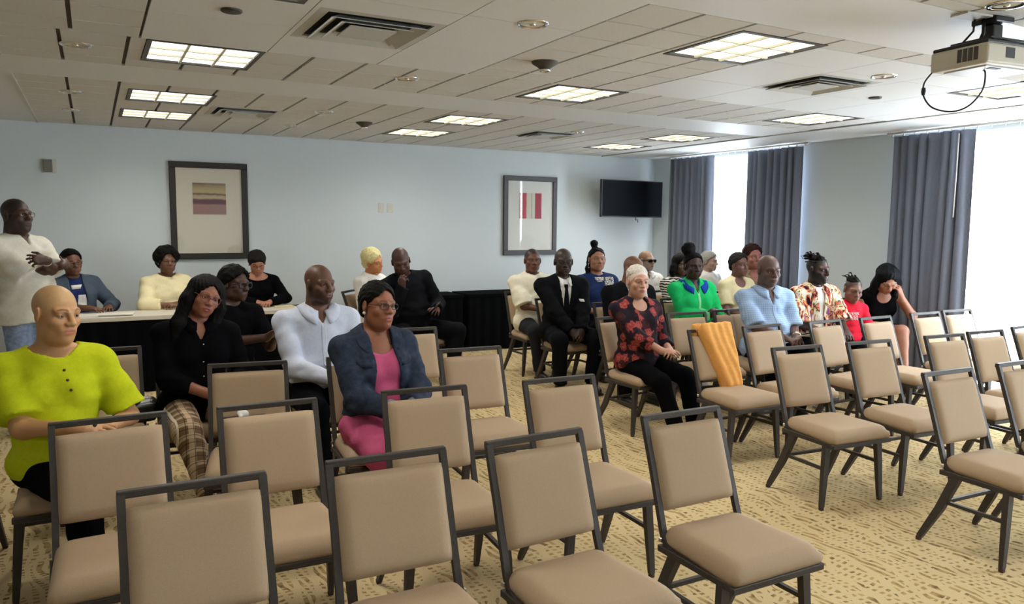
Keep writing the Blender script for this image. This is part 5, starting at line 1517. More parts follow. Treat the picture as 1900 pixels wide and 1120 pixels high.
@cast('lime')
def _():
    def ex(root, k):
        buttons(root, k, 'blouse', [(-0.035, 0.44), (-0.045, 0.40), (-0.055, 0.36), (-0.075, 0.22), (-0.08, 0.16)], M_BTN, 0.0065)
        bm = bmesh.new(); pts = [k['neck']+k['Rc'] @ V3(0.06*math.sin(a), 0.07*math.cos(a)+0.004, 0.01-0.045*max(0, math.cos(a))) for a in [-2.2+4.4*i/24 for i in range(25)]]
        sweep(bm, pts, circ(0.0014, 5)); obj('necklace', bm, M_GOLD, root, True)
        # ring on the finger
        p = k['Wr']+(k['Wr']-k['Er'])*0.34; bm = bmesh.new(); bmesh.ops.create_uvsphere(bm, u_segments=8, v_segments=6, radius=0.009); o = obj('ring', bm, M_DARKBOOK, root, True); o.location = Vector(p)+Vector((0, 0.004, 0.014))
    person('person', 'seated person with shaved blond head in a lime green short-sleeved blouse', (-0.18, 4.06), 184,
        dict(w=1.06, fat=0.045, bust=0.9, s=1.03, lean=3, hy=32, hp=5, hr=-3, skin=TAN, fine=0.0042, coarse=0.010, hs=1.06, lipcol=tone(186, 104, 84), neck=1.05,
             stubble=(tone(196, 172, 124), 0.35, 0.058), brow=(0.10, 0.05, 0.02), sh=0.178,
             fr=(-0.10, 0.34, 0.085), fl=(-0.30, 0.30, 0.085), kr=(-0.25, 1, 0.6), kl=(-0.5, 1, 0.6), wr=(-0.06, 0.33, 0.765), pr=(0.55, -0.2, -0.7), wl=(-0.17, 0.30, 0.74), pl=(-0.5, -0.3, -0.7), hand_r=dict(dir=(-0.95, 0.25, -0.05), back=(0, 0.5, 1), curl=0.3), hand_l=dict(dir=(0.75, 0.5, 0.0), back=(0, 0.6, 1), curl=0.45),
             double=True, closed=False, nose=1.05, lip=1.2),
        [dict(type='top', name='blouse', mat=M_LIME, sleeve='short', sf=0.82, sw=0.026, neck='crew', nr=0.090, fold=0.006, inf=0.012, skirt=True, h=0.009),
         dict(type='trousers', mat=M_BLK, h=0.012), dict(type='shoes', mat=M_SHOE)], ex)
    chair_for(-0.13, 4.10, 2, 'beige banquet chair the person in the lime blouse sits on')
@cast('longhair')
def _():
    def ex(root, k):
        buttons(root, k, 'shirt', [(-0.01, 0.40), (-0.01, 0.30), (-0.01, 0.22)], M_WBTN, 0.004)
        earring(root, k, 1, M_GOLD, 0.03)
    person('person', 'seated person with long straight black hair, rosy glasses, black shirt and plaid trousers', (0.50, 4.98), 186,
        dict(w=1.12, fat=0.03, bust=0.9, s=1.0, lean=4, side=-4, hy=8, hp=6, hr=-20, skin=tone(150, 96, 74), fine=0.0048, coarse=0.011, hs=1.05,
             glasses=dict(mat=M_ROSEGL, w=0.025, h=0.021, r=0.0016), hair=dict(type='long', len=0.30, col=(0.010, 0.008, 0.007), fw=0.060, w=(0.002, 40)), lipcol=tone(128, 54, 54),
             wr=(-0.02, 0.30, 0.68), pr=(0.8, -0.2, -0.5), wl=(-0.13, 0.30, 0.72), fr=(0.02, 0.52, 0.11), fl=(-0.13, 0.46, 0.085), kr=(0.35, 1, 0.8)),
        [dict(type='top', name='shirt', mat=M_BLK, sleeve='34', neck='v', vd=0.10, vw=0.045, collar=True, fold=0.005, inf=0.014, skirt=True), dict(type='trousers', mat=M_PLAID, cuff=0.062), dict(type='shoes', mat=M_SHOE)], ex)
    chair_for(0.52, 5.0, 0, 'beige banquet chair the long-haired person in black sits on')
@cast('profile')
def _():
    person('person', 'seated person in black with short dark hair and thick black glasses, half hidden', (0.88, 6.05), 190,
        dict(w=1.08, fat=0.02, s=0.97, lean=7, hy=30, hp=4, hr=-3, skin=DARK, fine=0.006, coarse=0.012, hs=1.12, glasses=dict(mat=M_BEZ, w=0.027, h=0.018, r=0.0045),
             hair=dict(type='curly', t=0.020, col=(0.010, 0.009, 0.009), w=(0.004, 80), b=0.062), wl=(-0.26, 0.34, 0.90), pl=(-0.3, 0.2, -1), wr=(-0.16, 0.36, 0.86), hand_l=dict(dir=(0.1, 0.4, 0.9), back=(-0.6, 0.8, 0), curl=0.6), hand_r=dict(dir=(-0.5, 0.5, 0.6), back=(0, -0.3, 1), curl=0.6)),
        [dict(type='top', name='shirt', mat=M_BLK, sleeve='short', neck='crew'), dict(type='trousers', mat=M_BLK), dict(type='shoes', mat=M_SHOE)])
    chair_for(0.90, 6.05, 10, 'banquet chair the person with thick black glasses sits on')
@cast('whiteshirt')
def _():
    def ex(root, k):
        buttons(root, k, 'shirt', [(0.0, 0.36), (0.0, 0.28), (0.0, 0.20)], M_WBTN, 0.004)
        strip(root, k, 'shirt', [(0.46, -0.014, 0.014), (0.36, -0.015, 0.015), (0.26, -0.015, 0.015), (0.12, -0.015, 0.015)], M_PALE, 'placket', 0.002)
    person('person', 'bald bearded man in a pale long-sleeved collared shirt, seated looking right', (1.27, 5.02), 184,
        dict(w=1.16, fat=0.02, s=1.06, lean=4, hy=16, hp=2, hr=0, skin=tone(100, 66, 48), fine=0.0048, coarse=0.011, hs=1.02, stubble=STB((0.012, 0.009, 0.008), 0.25, 0.03), beard=((0.010, 0.008, 0.007), 0.6), jaw=1.1, neck=1.15, lipcol=tone(92, 50, 46),
             wr=(0.02, 0.33, 0.66), wl=(-0.10, 0.33, 0.66), pr=(0.6, -0.3, -0.6), sh=0.195, lip=1.2),
        [dict(type='top', name='shirt', mat=M_PALE, sleeve='long', neck='v', vd=0.075, vw=0.045, collar=True, fold=0.006, inf=0.014, cs=1.15), dict(type='trousers', mat=M_BLK), dict(type='shoes', mat=M_SHOE)], ex)
    chair_for(1.33, 5.02, 0, 'beige banquet chair the bald man in the pale shirt sits on')
@cast('denim')
def _():
    def ex(root, k):
        M_SEAM = plain('denim_seam', srgb(70, 74, 80), 0.7)
        for sg, x0 in ((1, 0.055), (-1, -0.165)):
            strip(root, k, 'jacket', [(0.405, x0+0.0, x0+0.10), (0.385, x0+0.0, x0+0.10), (0.365, x0+0.02, x0+0.08)], M_DENIM, 'pocket_flap', 0.006)
            buttons(root, k, 'jacket', [(x0+0.05, 0.375)], M_BOLT, 0.006)
        for n in 'rl':
            E, Wp = k['E'+n], k['W'+n]; d = (Wp-E)/np.linalg.norm(Wp-E); f = Field(Wp-0.12, Wp+0.12, [], 0.007, 0.007)
            f.add(cutp(cutp(rc(E, Wp+d*0.02, 0.056, 0.054), Wp-d*0.005, d), Wp-d*0.075, -d), 0.002)
            r = f.mesh(); link_mesh('cuff', np_mesh('cuff', *r), M_CUFF, root)
        earring(root, k, 1, M_PEARL, 0.0)
    person('person', 'seated person with short black hair and glasses in dark denim jacket over pink dress', (1.34, 4.06), 186,
        dict(w=1.10, fat=0.025, bust=1.0, s=0.99, lean=3, hy=12, hp=0, hr=-4, skin=tone(140, 88, 62), fine=0.0042, coarse=0.010, hs=1.06, glasses=dict(mat=M_BEZ, w=0.0235, h=0.0145, r=0.0019), neck=0.98, lipcol=tone(150, 70, 66),
             hair=dict(type='curly', t=0.013, col=(0.012, 0.010, 0.009), w=(0.003, 110), b=0.058), face_w=1.05, double=True, lip=1.15,
             wr=(0.01, 0.35, 0.70), wl=(-0.07, 0.36, 0.70), pr=(0.6, -0.3, -0.6), pl=(-0.6, -0.3, -0.6), hand_r=dict(dir=(-0.8, 0.5, 0.05), back=(0, 0.5, 1), curl=0.5), hand_l=dict(dir=(0.85, 0.35, -0.02), back=(0, 0.5, 1), curl=0.65), sh=0.178),
        [dict(type='top', name='dress_top', mat=M_PINK, sleeve='none', neck='scoop', ns=1.05, inf=0.008, fold=0.002),
         dict(type='top', name='jacket', mat=M_DENIM, sleeve='long', neck='open', open=[(0.08, -0.005, 0.085), (0.25, -0.01, 0.075), (0.38, -0.01, 0.065), (0.48, 0.0, 0.062), (0.56, 0, 0.07)], collar=True, cs=1.35, gap=0.62, fold=0.006, inf=0.022, hemplane=0.07, sw=0.018, h=0.009),
         dict(type='skirt', name='dress_skirt', mat=M_PINK, lf=0.97, flare=0.02, fold=0.009, h=0.011), dict(type='shoes', mat=M_SHOE)], ex)
    chair_for(1.36, 4.10, -2, 'beige banquet chair under the pink dress')
@cast('standing')
def _():
    def ex(root, k): watch(root, k, 'l', M_WBTN)
    person('person', 'man standing at the left edge in white shirt and jeans with folded arms', (-0.50, 7.05), 228,
        dict(stand=True, w=1.16, fat=0.05, s=1.045, lean=-2, hy=-4, hp=-3, hr=0, skin=DARK, fine=0.006, coarse=0.013, hs=1.08, glasses=dict(mat=M_BROWNGL, w=0.024, h=0.016, r=0.0018), double=True,
             stubble=STB((0.012, 0.01, 0.01), 0.75, 0.05), beard=((0.03, 0.025, 0.025), 0.5), neck=1.2, jaw=1.15,
             wr=(-0.13, 0.25, 1.26), wl=(0.10, 0.33, 1.31), pr=(0.6, -0.3, -0.6), pl=(-0.6, -0.3, -0.6), hand_r=dict(dir=(-0.9, -0.25, 0.15), back=(0.1, 1, 0.2), curl=0.8), hand_l=dict(dir=(0.9, -0.2, 0.1), back=(0.1, 1, 0.3), curl=0.9), sh=0.2),
        [dict(type='top', name='shirt', mat=M_LINEN, sleeve='short', sf=0.9, sw=0.024, neck='v', vd=0.06, vw=0.03, inf=0.020, fold=0.007, hem=0.84), dict(type='trousers', mat=M_JEANS), dict(type='shoes', mat=M_SNEAK)], ex)
@cast('blazer')
def _():
    def ex(root, k):
        strip(root, k, 'shirt', [(0.46, -0.05, 0.05), (0.42, -0.03, 0.05)], M_WHITE, 'print', 0.004)
        strip(root, k, 'shirt', [(0.36, -0.06, 0.0), (0.28, -0.07, 0.02), (0.20, -0.06, 0.0)], M_WHITE, 'print', 0.004)
    person('person', 'seated person in a grey-blue blazer and rimmed glasses behind the table, far left', (-0.17, 9.03), 196,
        dict(w=1.12, fat=0.03, bust=0.9, s=1.0, lean=2, side=3, hy=4, hp=2, hr=6, skin=BRN, fine=0.0065, coarse=0.013, hs=1.08, glasses=dict(mat=M_BROWNGL, w=0.024, h=0.016, r=0.002), hair=dict(type='curly', t=0.018, col=(0.014, 0.011, 0.010), w=(0.004, 80)),
             wr=(0.0, 0.40, 0.80), wl=(-0.22, 0.30, 0.79), pr=(0.9, -0.2, -0.5), pl=(-0.6, -0.3, -0.6)),
        [dict(type='top', name='shirt', mat=M_NAVY, sleeve='none', neck='crew', inf=0.008), dict(type='top', name='blazer', mat=M_BLAZER, sleeve='long', neck='open', open=[(0.0, 0, 0.06), (0.3, 0, 0.07), (0.5, 0, 0.06), (0.56, 0, 0.07)], inf=0.024, fold=0.006), dict(type='trousers', mat=M_BLK)], ex)
    chair_for(-0.15, 9.0, 15, 'banquet chair the person in the grey-blue blazer sits on')
@cast('creamtop')
def _():
    def ex(root, k):
        bm = bmesh.new(); pts = [k['neck']+k['Rc'] @ V3(0.07*math.sin(a), 0.075*math.cos(a), 0.005-0.04*max(0, math.cos(a))) for a in [2*PI*i/28 for i in range(28)]]
        sweep(bm, pts, circ(0.006, 6), True); obj('necklace', bm, M_GOLD, root, True)
    person('person', 'seated person with puffed black hair, glasses and a loose cream top behind the table', (0.68, 8.98), 186,
        dict(w=1.12, fat=0.03, bust=0.9, s=1.0, lean=3, hy=4, hp=0, skin=BRN, fine=0.0065, coarse=0.013, hs=1.10, glasses=dict(mat=M_BROWNGL, w=0.024, h=0.016, r=0.0016), hair=dict(type='puff', col=(0.008, 0.007, 0.007), w=(0.006, 60)),
             wr=(0.02, 0.30, 0.795), wl=(-0.04, 0.28, 0.80), pr=(0.95, 0.0, -0.4), pl=(-0.95, 0.0, -0.4)),
        [dict(type='top', name='top', mat=M_CREAM, sleeve='34', sw=0.05, neck='crew', nr=0.08, inf=0.024, fold=0.007, skirt=True), dict(type='trousers', mat=M_BLK)], ex)
    chair_for(0.70, 9.0, 4, 'banquet chair the person in the cream top sits on')
@cast('writing')
def _():
    person('person', 'seated person in a black top bowed over papers, writing at the table', (1.60, 8.98), 182,
        dict(w=1.08, fat=0.02, bust=0.8, s=1.0, lean=9, hy=-8, hp=24, hr=4, skin=tone(176, 120, 96), closed=True, fine=0.0065, coarse=0.013, hs=1.08, hair=dict(type='side', col=(0.03, 0.024, 0.022), w=(0.004, 60)), glasses=dict(mat=M_DARKBOOK, w=0.023, h=0.014, r=0.0016),
             wr=(0.08, 0.40, 0.80), wl=(-0.06, 0.42, 0.80), pr=(0.95, 0.0, -0.4), pl=(-0.95, 0.0, -0.4), hand_l=dict(dir=(0.6, 0.7, -0.05), back=(0, 0.3, 1), curl=0.6)),
        [dict(type='top', name='top', mat=M_BLK, sleeve='long', neck='wide', inf=0.014), dict(type='trousers', mat=M_BLK)])
    chair_for(1.62, 9.0, 6, 'banquet chair the writing person in black sits on')
@cast('whitehair')
def _():
    person('person', 'seated person with short curly white-blond hair in white, whispering with the man in black', (2.74, 8.42), 210,
        dict(w=1.0, fat=0.02, bust=0.8, s=1.0, lean=4, side=0, hy=4, hp=10, hr=14, skin=tone(196, 132, 86), closed=True, fine=0.0065, coarse=0.013, hs=1.10, hair=dict(type='afro', r=0.020, col=tone(226, 212, 156), w=(0.006, 60), fine=0.004)),
        [dict(type='top', name='shirt', mat=M_WHITE, sleeve='long', neck='crew', nr=0.07, inf=0.02, fold=0.007), dict(type='trousers', mat=M_WHITE), dict(type='shoes', mat=M_SNEAK)])
    chair_for(2.76, 8.42, 48, 'banquet chair the person with white-blond hair sits on')
@cast('leaning')
def _():
    def ex(root, k):
        bm = bmesh.new(); pts = [k['neck']+k['Rc'] @ V3(0.062*math.sin(a), 0.062*math.cos(a), 0.018) for a in [2*PI*i/24 for i in range(24)]]
        sweep(bm, pts, circ(0.006, 6), True); obj('collar_band', bm, M_WHITE, root, True)
        o = bx('phone', (-0.036, -0.072, -0.004), (0.036, 0.072, 0.004), M_PHONE, root, 0.003, 2); o.location = Vector(k['Wl']+(k['Wl']-k['El'])*0.25+V3(0.02, 0.02, 0.03)); o.rotation_euler = (0.9, 0.3, 0.5)
    person('person', 'bald man in a black suit leaning left to whisper, seated beside the black table', (2.93, 7.62), 184,
        dict(w=1.20, fat=0.05, s=1.10, lean=6, side=11, hy=-24, hp=24, hr=10, skin=tone(84, 54, 46), closed=True, fine=0.0065, coarse=0.013, hs=1.06, stubble=STB((0.02, 0.014, 0.014), 0.3, 0.03), beard=((0.03, 0.02, 0.02), 0.4), neck=1.15, jaw=1.1,
             wr=(0.20, 0.26, 0.93), pr=(0.5, -0.4, -0.9), wl=(-0.10, 0.36, 0.72), pl=(-0.6, -0.3, -0.6), hand_r=dict(dir=(0.1, 0.2, 1), back=(0.9, 0.5, 0), curl=1.0), hand_l=dict(dir=(0.5, 0.8, 0.1), back=(-0.4, 0.2, 1), curl=0.6),
             fr=(0.16, 0.34, 0.085), fl=(-0.24, 0.40, 0.085), kr=(0.6, 1, 0.6), kl=(-0.7, 1, 0.6), sh=0.2),
        [dict(type='top', name='jacket', mat=M_SUIT, sleeve='long', neck='crew', nr=0.066, inf=0.022, fold=0.006, skirt=True), dict(type='trousers', mat=M_SUIT), dict(type='shoes', mat=M_SHOE)], ex)
    chair_for(2.95, 7.64, 6, 'banquet chair the leaning man in the black suit sits on')
@cast('tee')
def _():
    person('person', 'young man in an oversized off-white T-shirt and dark trousers by the black table', (4.32, 7.46), 176,
        dict(w=1.10, fat=0.01, s=1.03, lean=0, hy=-14, hp=-2, skin=tone(104, 66, 50), fine=0.0065, coarse=0.013, hs=1.12, stubble=((0.02, 0.012, 0.010), 0.9, 0.066), neck=1.1, sh=0.19,
             wr=(-0.02, 0.32, 0.72), wl=(-0.16, 0.26, 0.72), pr=(0.6, -0.3, -0.6)),
        [dict(type='top', name='shirt', mat=M_TEE, sleeve='short', sf=0.92, sw=0.03, neck='crew', inf=0.024, fold=0.007, skirt=True), dict(type='trousers', mat=M_DARKTR), dict(type='shoes', mat=M_SHOE)])
    chair_for(4.34, 7.50, 0, 'beige banquet chair the young man in the off-white T-shirt sits on')
@cast('suit')
def _():
    def ex(root, k):
        strip(root, k, 'shirt', [(0.475, -0.016, 0.016), (0.455, -0.020, 0.020), (0.435, -0.012, 0.012), (0.33, -0.024, 0.024), (0.20, -0.032, 0.032), (0.12, -0.032, 0.032)], M_SUIT, 'tie', 0.012)
        strip(root, k, 'jacket', [(0.345, -0.15, -0.115), (0.33, -0.15, -0.11), (0.322, -0.15, -0.115)], M_WHITE, 'pocket_square', 0.006)
        watch(root, k, 'l', M_GOLD)
    person('person', 'man in a black suit, white shirt and dark tie with hands clasped between his knees', (4.24, 6.72), 170,
        dict(w=1.16, fat=0.02, s=1.07, lean=4, hy=-12, hp=2, skin=DEEP, fine=0.006, coarse=0.013, hs=1.10, stubble=STB((0.03, 0.026, 0.022), 0.4, 0.03), glasses=dict(mat=M_BEZ, w=0.023, h=0.014, r=0.0016), neck=1.05,
             wr=(0.03, 0.40, 0.56), wl=(-0.05, 0.41, 0.56), pr=(0.9, -0.2, -0.3), pl=(-0.6, -0.3, -0.6), hand_r=dict(dir=(-0.35, 0.6, -0.65), back=(0.4, 0.7, 0.5), curl=0.5), hand_l=dict(dir=(0.35, 0.6, -0.65), back=(-0.4, 0.7, 0.5), curl=0.5), fr=(0.14, 0.36, 0.085), fl=(-0.16, 0.40, 0.085), sh=0.195),
        [dict(type='top', name='shirt', mat=M_WHITE, sleeve='none', neck='crew', inf=0.008, fold=0.001, collar=True),
         dict(type='top', name='jacket', mat=M_SUIT, sleeve='long', neck='open', open=[(0.14, 0, 0.012), (0.30, 0, 0.035), (0.45, 0, 0.058), (0.56, 0, 0.065)], inf=0.024, fold=0.005, lapel=True, skirt=True), dict(type='trousers', mat=M_SUIT), dict(type='shoes', mat=M_SHOE)], ex)
    chair_for(4.26, 6.66, 2, 'banquet chair the man with the tie sits on')
@cast('bun')
def _():
    def ex(root, k):
        strip(root, k, 'top', [(0.50, -0.17, -0.06), (0.44, -0.17, -0.05), (0.38, -0.15, -0.05), (0.32, -0.13, -0.06)], M_LACE, 'lace_panel', 0.006)
        strip(root, k, 'top', [(0.50, -0.05, 0.06), (0.47, -0.05, 0.05), (0.45, -0.03, 0.03)], M_LACE, 'lace_panel', 0.006)
        earring(root, k, 1, M_PEARL, 0.04)
    person('person', 'seated person with a high black hair bun, navy top with white lace', (4.98, 7.15), 168,
        dict(w=1.08, fat=0.02, bust=0.9, s=1.05, lean=0, hy=-6, hp=-4, skin=tone(160, 112, 90), fine=0.0065, coarse=0.013, hs=1.10, hair=dict(type='bun', t=0.006, tail=True, pos=(0.02, -0.03, 0.155), r=0.038, col=(0.008, 0.007, 0.009), w=(0.003, 70), b=0.072), neck=1.0),
        [dict(type='top', name='top', mat=M_NAVY, sleeve='short', neck='crew', nr=0.076, inf=0.018), dict(type='trousers', mat=M_BLK), dict(type='shoes', mat=M_SHOE)], ex)
    chair_for(5.00, 7.2, 0, 'banquet chair the person with the high bun sits on')
@cast('baldsuit')
def _():
    def ex(root, k):
        f = Field(k['neck']-0.25, k['neck']+0.25, [], 0.009, 0.009)
        f.add(rc(k['neck']+k['Rc'] @ V3(0.03, 0.10, 0.01), k['neck']+k['Rc'] @ V3(-0.09, 0.10, -0.02), 0.022, 0.030), 0.02)
        f.add(rc(k['neck']+k['Rc'] @ V3(-0.09, 0.10, -0.02), k['neck']+k['Rc'] @ V3(-0.15, 0.12, -0.14), 0.030, 0.018), 0.03); f.wrinkle(0.005, 50, 3)
        link_mesh('scarf', np_mesh('scarf', *f.mesh()), M_WHITE, root)
    person('person', 'bald man in a dark suit bowing his head behind the floral blouse', (4.55, 6.02), 178,
        dict(w=1.22, fat=0.04, s=1.02, lean=6, hy=6, hp=16, hr=0, skin=tone(132, 88, 66), closed=True, fine=0.006, coarse=0.013, hs=1.10, stubble=STB((0.05, 0.035, 0.03), 0.3, 0.02), jaw=1.05, neck=1.2, sh=0.2,
             fr=(0.22, 0.34, 0.085), fl=(-0.05, 0.38, 0.085), kr=(0.6, 1, 0.6)),
        [dict(type='top', name='shirt', mat=M_WHITE, sleeve='none', neck='crew', inf=0.008, collar=True, cs=1.3), dict(type='top', name='jacket', mat=M_SUIT, sleeve='long', neck='open', open=[(0.2, 0, 0.02), (0.4, 0, 0.06), (0.56, 0, 0.08)], inf=0.026), dict(type='trousers', mat=M_SUIT), dict(type='shoes', mat=M_SHOE)], ex)
    # scarf
    chair_for(4.57, 6.06, 0, 'banquet chair the bald man in the dark suit sits on')
@cast('sunglasses')
def _():
    person('person', 'bald man with dark sunglasses and a white shirt near the far corner', (5.95, 7.50), 178,
        dict(w=1.08, s=1.0, lean=0, hy=8, hp=0, skin=tone(150, 112, 88), fine=0.0065, coarse=0.014, hs=1.06, glasses=dict(mat=M_BEZ, w=0.028, h=0.018, r=0.0045, dark=True), stubble=STB((0.2, 0.15, 0.1), 0.2, 0.03), beard=((0.35, 0.32, 0.3), 0.6), closed=True, sh=0.19),
        [dict(type='top', name='shirt', mat=M_WHITE, sleeve='short', neck='v', vd=0.07, vw=0.035, collar=True, inf=0.018), dict(type='trousers', mat=M_DARKTR), dict(type='shoes', mat=M_SHOE)])
    chair_for(5.97, 7.5, 0, 'banquet chair the man with sunglasses sits on')
@cast('stripes')
def _():
    person('person', 'seated person with a black bob in a black and white striped top', (5.97, 6.90), 176,
        dict(w=1.04, fat=0.02, bust=0.8, s=0.98, lean=0, hy=-6, hp=4, hr=-8, skin=tone(92, 66, 52), fine=0.0065, coarse=0.014, hs=1.08, hair=dict(type='bob', len=0.10, col=(0.008, 0.007, 0.009), nopart=True, fw=0.056, w=(0.002, 50))),
        [dict(type='top', name='top', mat=M_STRIPE, sleeve='long', neck='crew', inf=0.018), dict(type='trousers', mat=M_DARKTR), dict(type='shoes', mat=M_SHOE)])
    chair_for(5.99, 6.92, 0, 'banquet chair the person in the striped top sits on')
@cast('floral')
def _():
    def ex(root, k):
        o = bx('folded_tissue', (-0.03, -0.02, -0.008), (0.03, 0.02, 0.008), M_WHITE, root, 0.004); o.location = Vector(k['Wl']+V3(0.02, 0.07, -0.035))
    person('person', 'elderly person with cropped white hair in a red and black floral blouse', (3.90, 5.02), 188,
        dict(w=1.04, fat=0.035, bust=0.9, s=0.97, lean=-1, twist=-14, hy=-20, hp=2, hr=-2, skin=tone(188, 142, 120), fine=0.005, coarse=0.011, hs=1.08, stubble=(tone(226, 220, 212), 0.6, 0.066), hair=dict(type='afro', r=0.003, col=tone(204, 196, 186), w=(0.003, 70), fine=0.003, fh=0.112, fw=0.072), neck=0.98, lipcol=tone(150, 84, 76), double=True,
             wr=(0.0, 0.32, 0.70), wl=(-0.09, 0.31, 0.70), pr=(0.8, -0.1, -0.6), hand_r=dict(dir=(-0.6, 0.75, 0.0), back=(0.1, 0.4, 1), curl=0.45), hand_l=dict(dir=(0.6, 0.65, -0.05), back=(-0.1, 0.5, 1), curl=0.7),
             fr=(0.10, 0.60, 0.085), fl=(-0.14, 0.56, 0.085)),
        [dict(type='top', name='blouse', mat=M_FLORAL, sleeve='34', sw=0.02, neck='scoop', ns=0.9, inf=0.018, fold=0.005, skirt=True, h=0.009), dict(type='trousers', mat=M_BLK), dict(type='shoes', mat=M_SHOE)], ex)
    chair_for(3.92, 5.05, 6, 'beige banquet chair the elderly person in the floral blouse sits on')
@cast('green')
def _():
    def ex(root, k): strip(root, k, 'top', [(0.46, -0.012, 0.012), (0.3, -0.010, 0.010), (0.1, -0.010, 0.010)], plain('green_edge', srgb(150, 220, 170), 0.8), 'placket', 0.003)
    person('person', 'seated person in a bright green cardigan with a cobalt blue collar', (5.46, 6.10), 168,
        dict(w=1.12, fat=0.03, bust=1.1, s=1.02, lean=0, hy=-8, hp=3, hr=0, skin=tone(66, 46, 40), fine=0.006, coarse=0.013, hs=1.12, hair=dict(type='bun', t=0.010, pos=(0.04, -0.05, 0.150), r=0.062, col=(0.010, 0.010, 0.012), w=(0.004, 70)), sh=0.185,
             wr=(-0.04, 0.30, 0.76), wl=(-0.10, 0.28, 0.80)),
        [dict(type='top', name='top', mat=M_GREEN, sleeve='long', neck='v', vd=0.11, vw=0.04, collar=True, cmat=M_COBALT, cs=1.75, gap=0.34, inf=0.020, fold=0.006), dict(type='trousers', mat=M_WHITE), dict(type='shoes', mat=M_SHOE)], ex)
    chair_for(5.48, 6.12, 0, 'banquet chair the person in the green cardigan sits on')
@cast('pale')
def _():
    person('person', 'grey-haired person washed out by the window light, turned away in the last rows', (6.98, 7.52), 186,
        dict(w=1.0, s=0.97, lean=0, hy=14, hp=4, skin=tone(170, 140, 125), fine=0.007, coarse=0.014, hs=1.08, hair=dict(type='curly', t=0.016, col=tone(150, 146, 142), b=0.06)),
        [dict(type='top', name='shirt', mat=M_WHITE, sleeve='short', neck='crew', inf=0.018), dict(type='trousers', mat=M_DARKTR), dict(type='shoes', mat=M_SHOE)])
    chair_for(7.00, 7.54, 0, 'banquet chair the grey-haired person by the window sits on')
@cast('creamwin')
def _():
    person('person', 'seated person in a cream top with hair pulled back, in front of the far window', (6.52, 6.55), 176,
        dict(w=1.02, bust=0.8, s=0.98, lean=2, hy=4, hp=2, skin=tone(120, 84, 76), fine=0.007, coarse=0.014, hs=1.16, hair=dict(type='curly', t=0.014, col=(0.06, 0.05, 0.05), b=0.07)),
        [dict(type='top', name='top', mat=M_CREAM, sleeve='short', neck='scoop', inf=0.018), dict(type='trousers', mat=M_DARKTR), dict(type='shoes', mat=M_SHOE)])
    chair_for(6.54, 6.57, 0, 'banquet chair the person in the cream top by the window sits on')
@cast('redhair')
def _():
    def ex(root, k): earring(root, k, 1, M_PEARL, 0.02)
    person('person', 'seated person with reddish-brown curls in a dark patterned top before the grey curtain', (7.02, 6.78), 170,
        dict(w=1.0, bust=0.8, s=1.06, lean=0, hy=-10, hp=-4, hr=4, skin=tone(150, 96, 84), fine=0.007, coarse=0.014, hs=1.16, hair=dict(type='afro', r=0.014, col=tone(72, 40, 34), w=(0.008, 60), fine=0.004)),
        [dict(type='top', name='top', mat=ramp_mat('speckled_cloth', pat_denim(srgb(30, 26, 26), srgb(150, 130, 100))), sleeve='long', neck='scoop', inf=0.018), dict(type='trousers', mat=M_DARKTR), dict(type='shoes', mat=M_SHOE)], ex)
    chair_for(7.04, 6.80, 0, 'banquet chair the person with reddish-brown curls sits on')
@cast('blueshirt')
def _():
    def ex(root, k):
        strip(root, k, 'shirt', [(0.40, -0.014, 0.014), (0.3, -0.014, 0.014), (0.1, -0.014, 0.014)], M_CHECK, 'placket', 0.003)
        watch(root, k, 'l', M_GOLD)
        o = bx('booklet', (-0.09, -0.06, -0.003), (0.09, 0.06, 0.003), M_PAPER, root); o.location = Vector(k['Wl']+V3(-0.05, 0.10, 0.03)); o.rotation_euler = (0.25, -0.1, 0.4)
    person('person', 'broad bald man with grey beard in a light blue short-sleeved checked shirt', (5.36, 5.02), 164,
        dict(w=1.10, fat=0.07, s=1.05, lean=2, hy=-2, hp=6, skin=tone(96, 66, 54), fine=0.005, coarse=0.011, hs=1.12, stubble=STB((0.12, 0.10, 0.09), 0.3, 0.02), beard=((0.14, 0.12, 0.11), 0.55), neck=1.2, jaw=1.12, face_w=1.03, sh=0.2,
             wr=(0.02, 0.36, 0.68), wl=(-0.10, 0.36, 0.68), pl=(-0.35, -0.4, -0.7)),
        [dict(type='top', name='shirt', mat=M_CHECK, sleeve='short', sf=0.9, sw=0.020, neck='v', vd=0.12, vw=0.04, collar=True, cs=1.1, inf=0.014, fold=0.007, skirt=True, h=0.010), dict(type='trousers', mat=M_BLK), dict(type='shoes', mat=M_SHOE)], ex)
    chair_for(5.38, 5.04, 0, 'banquet chair the man in the light blue shirt sits on')
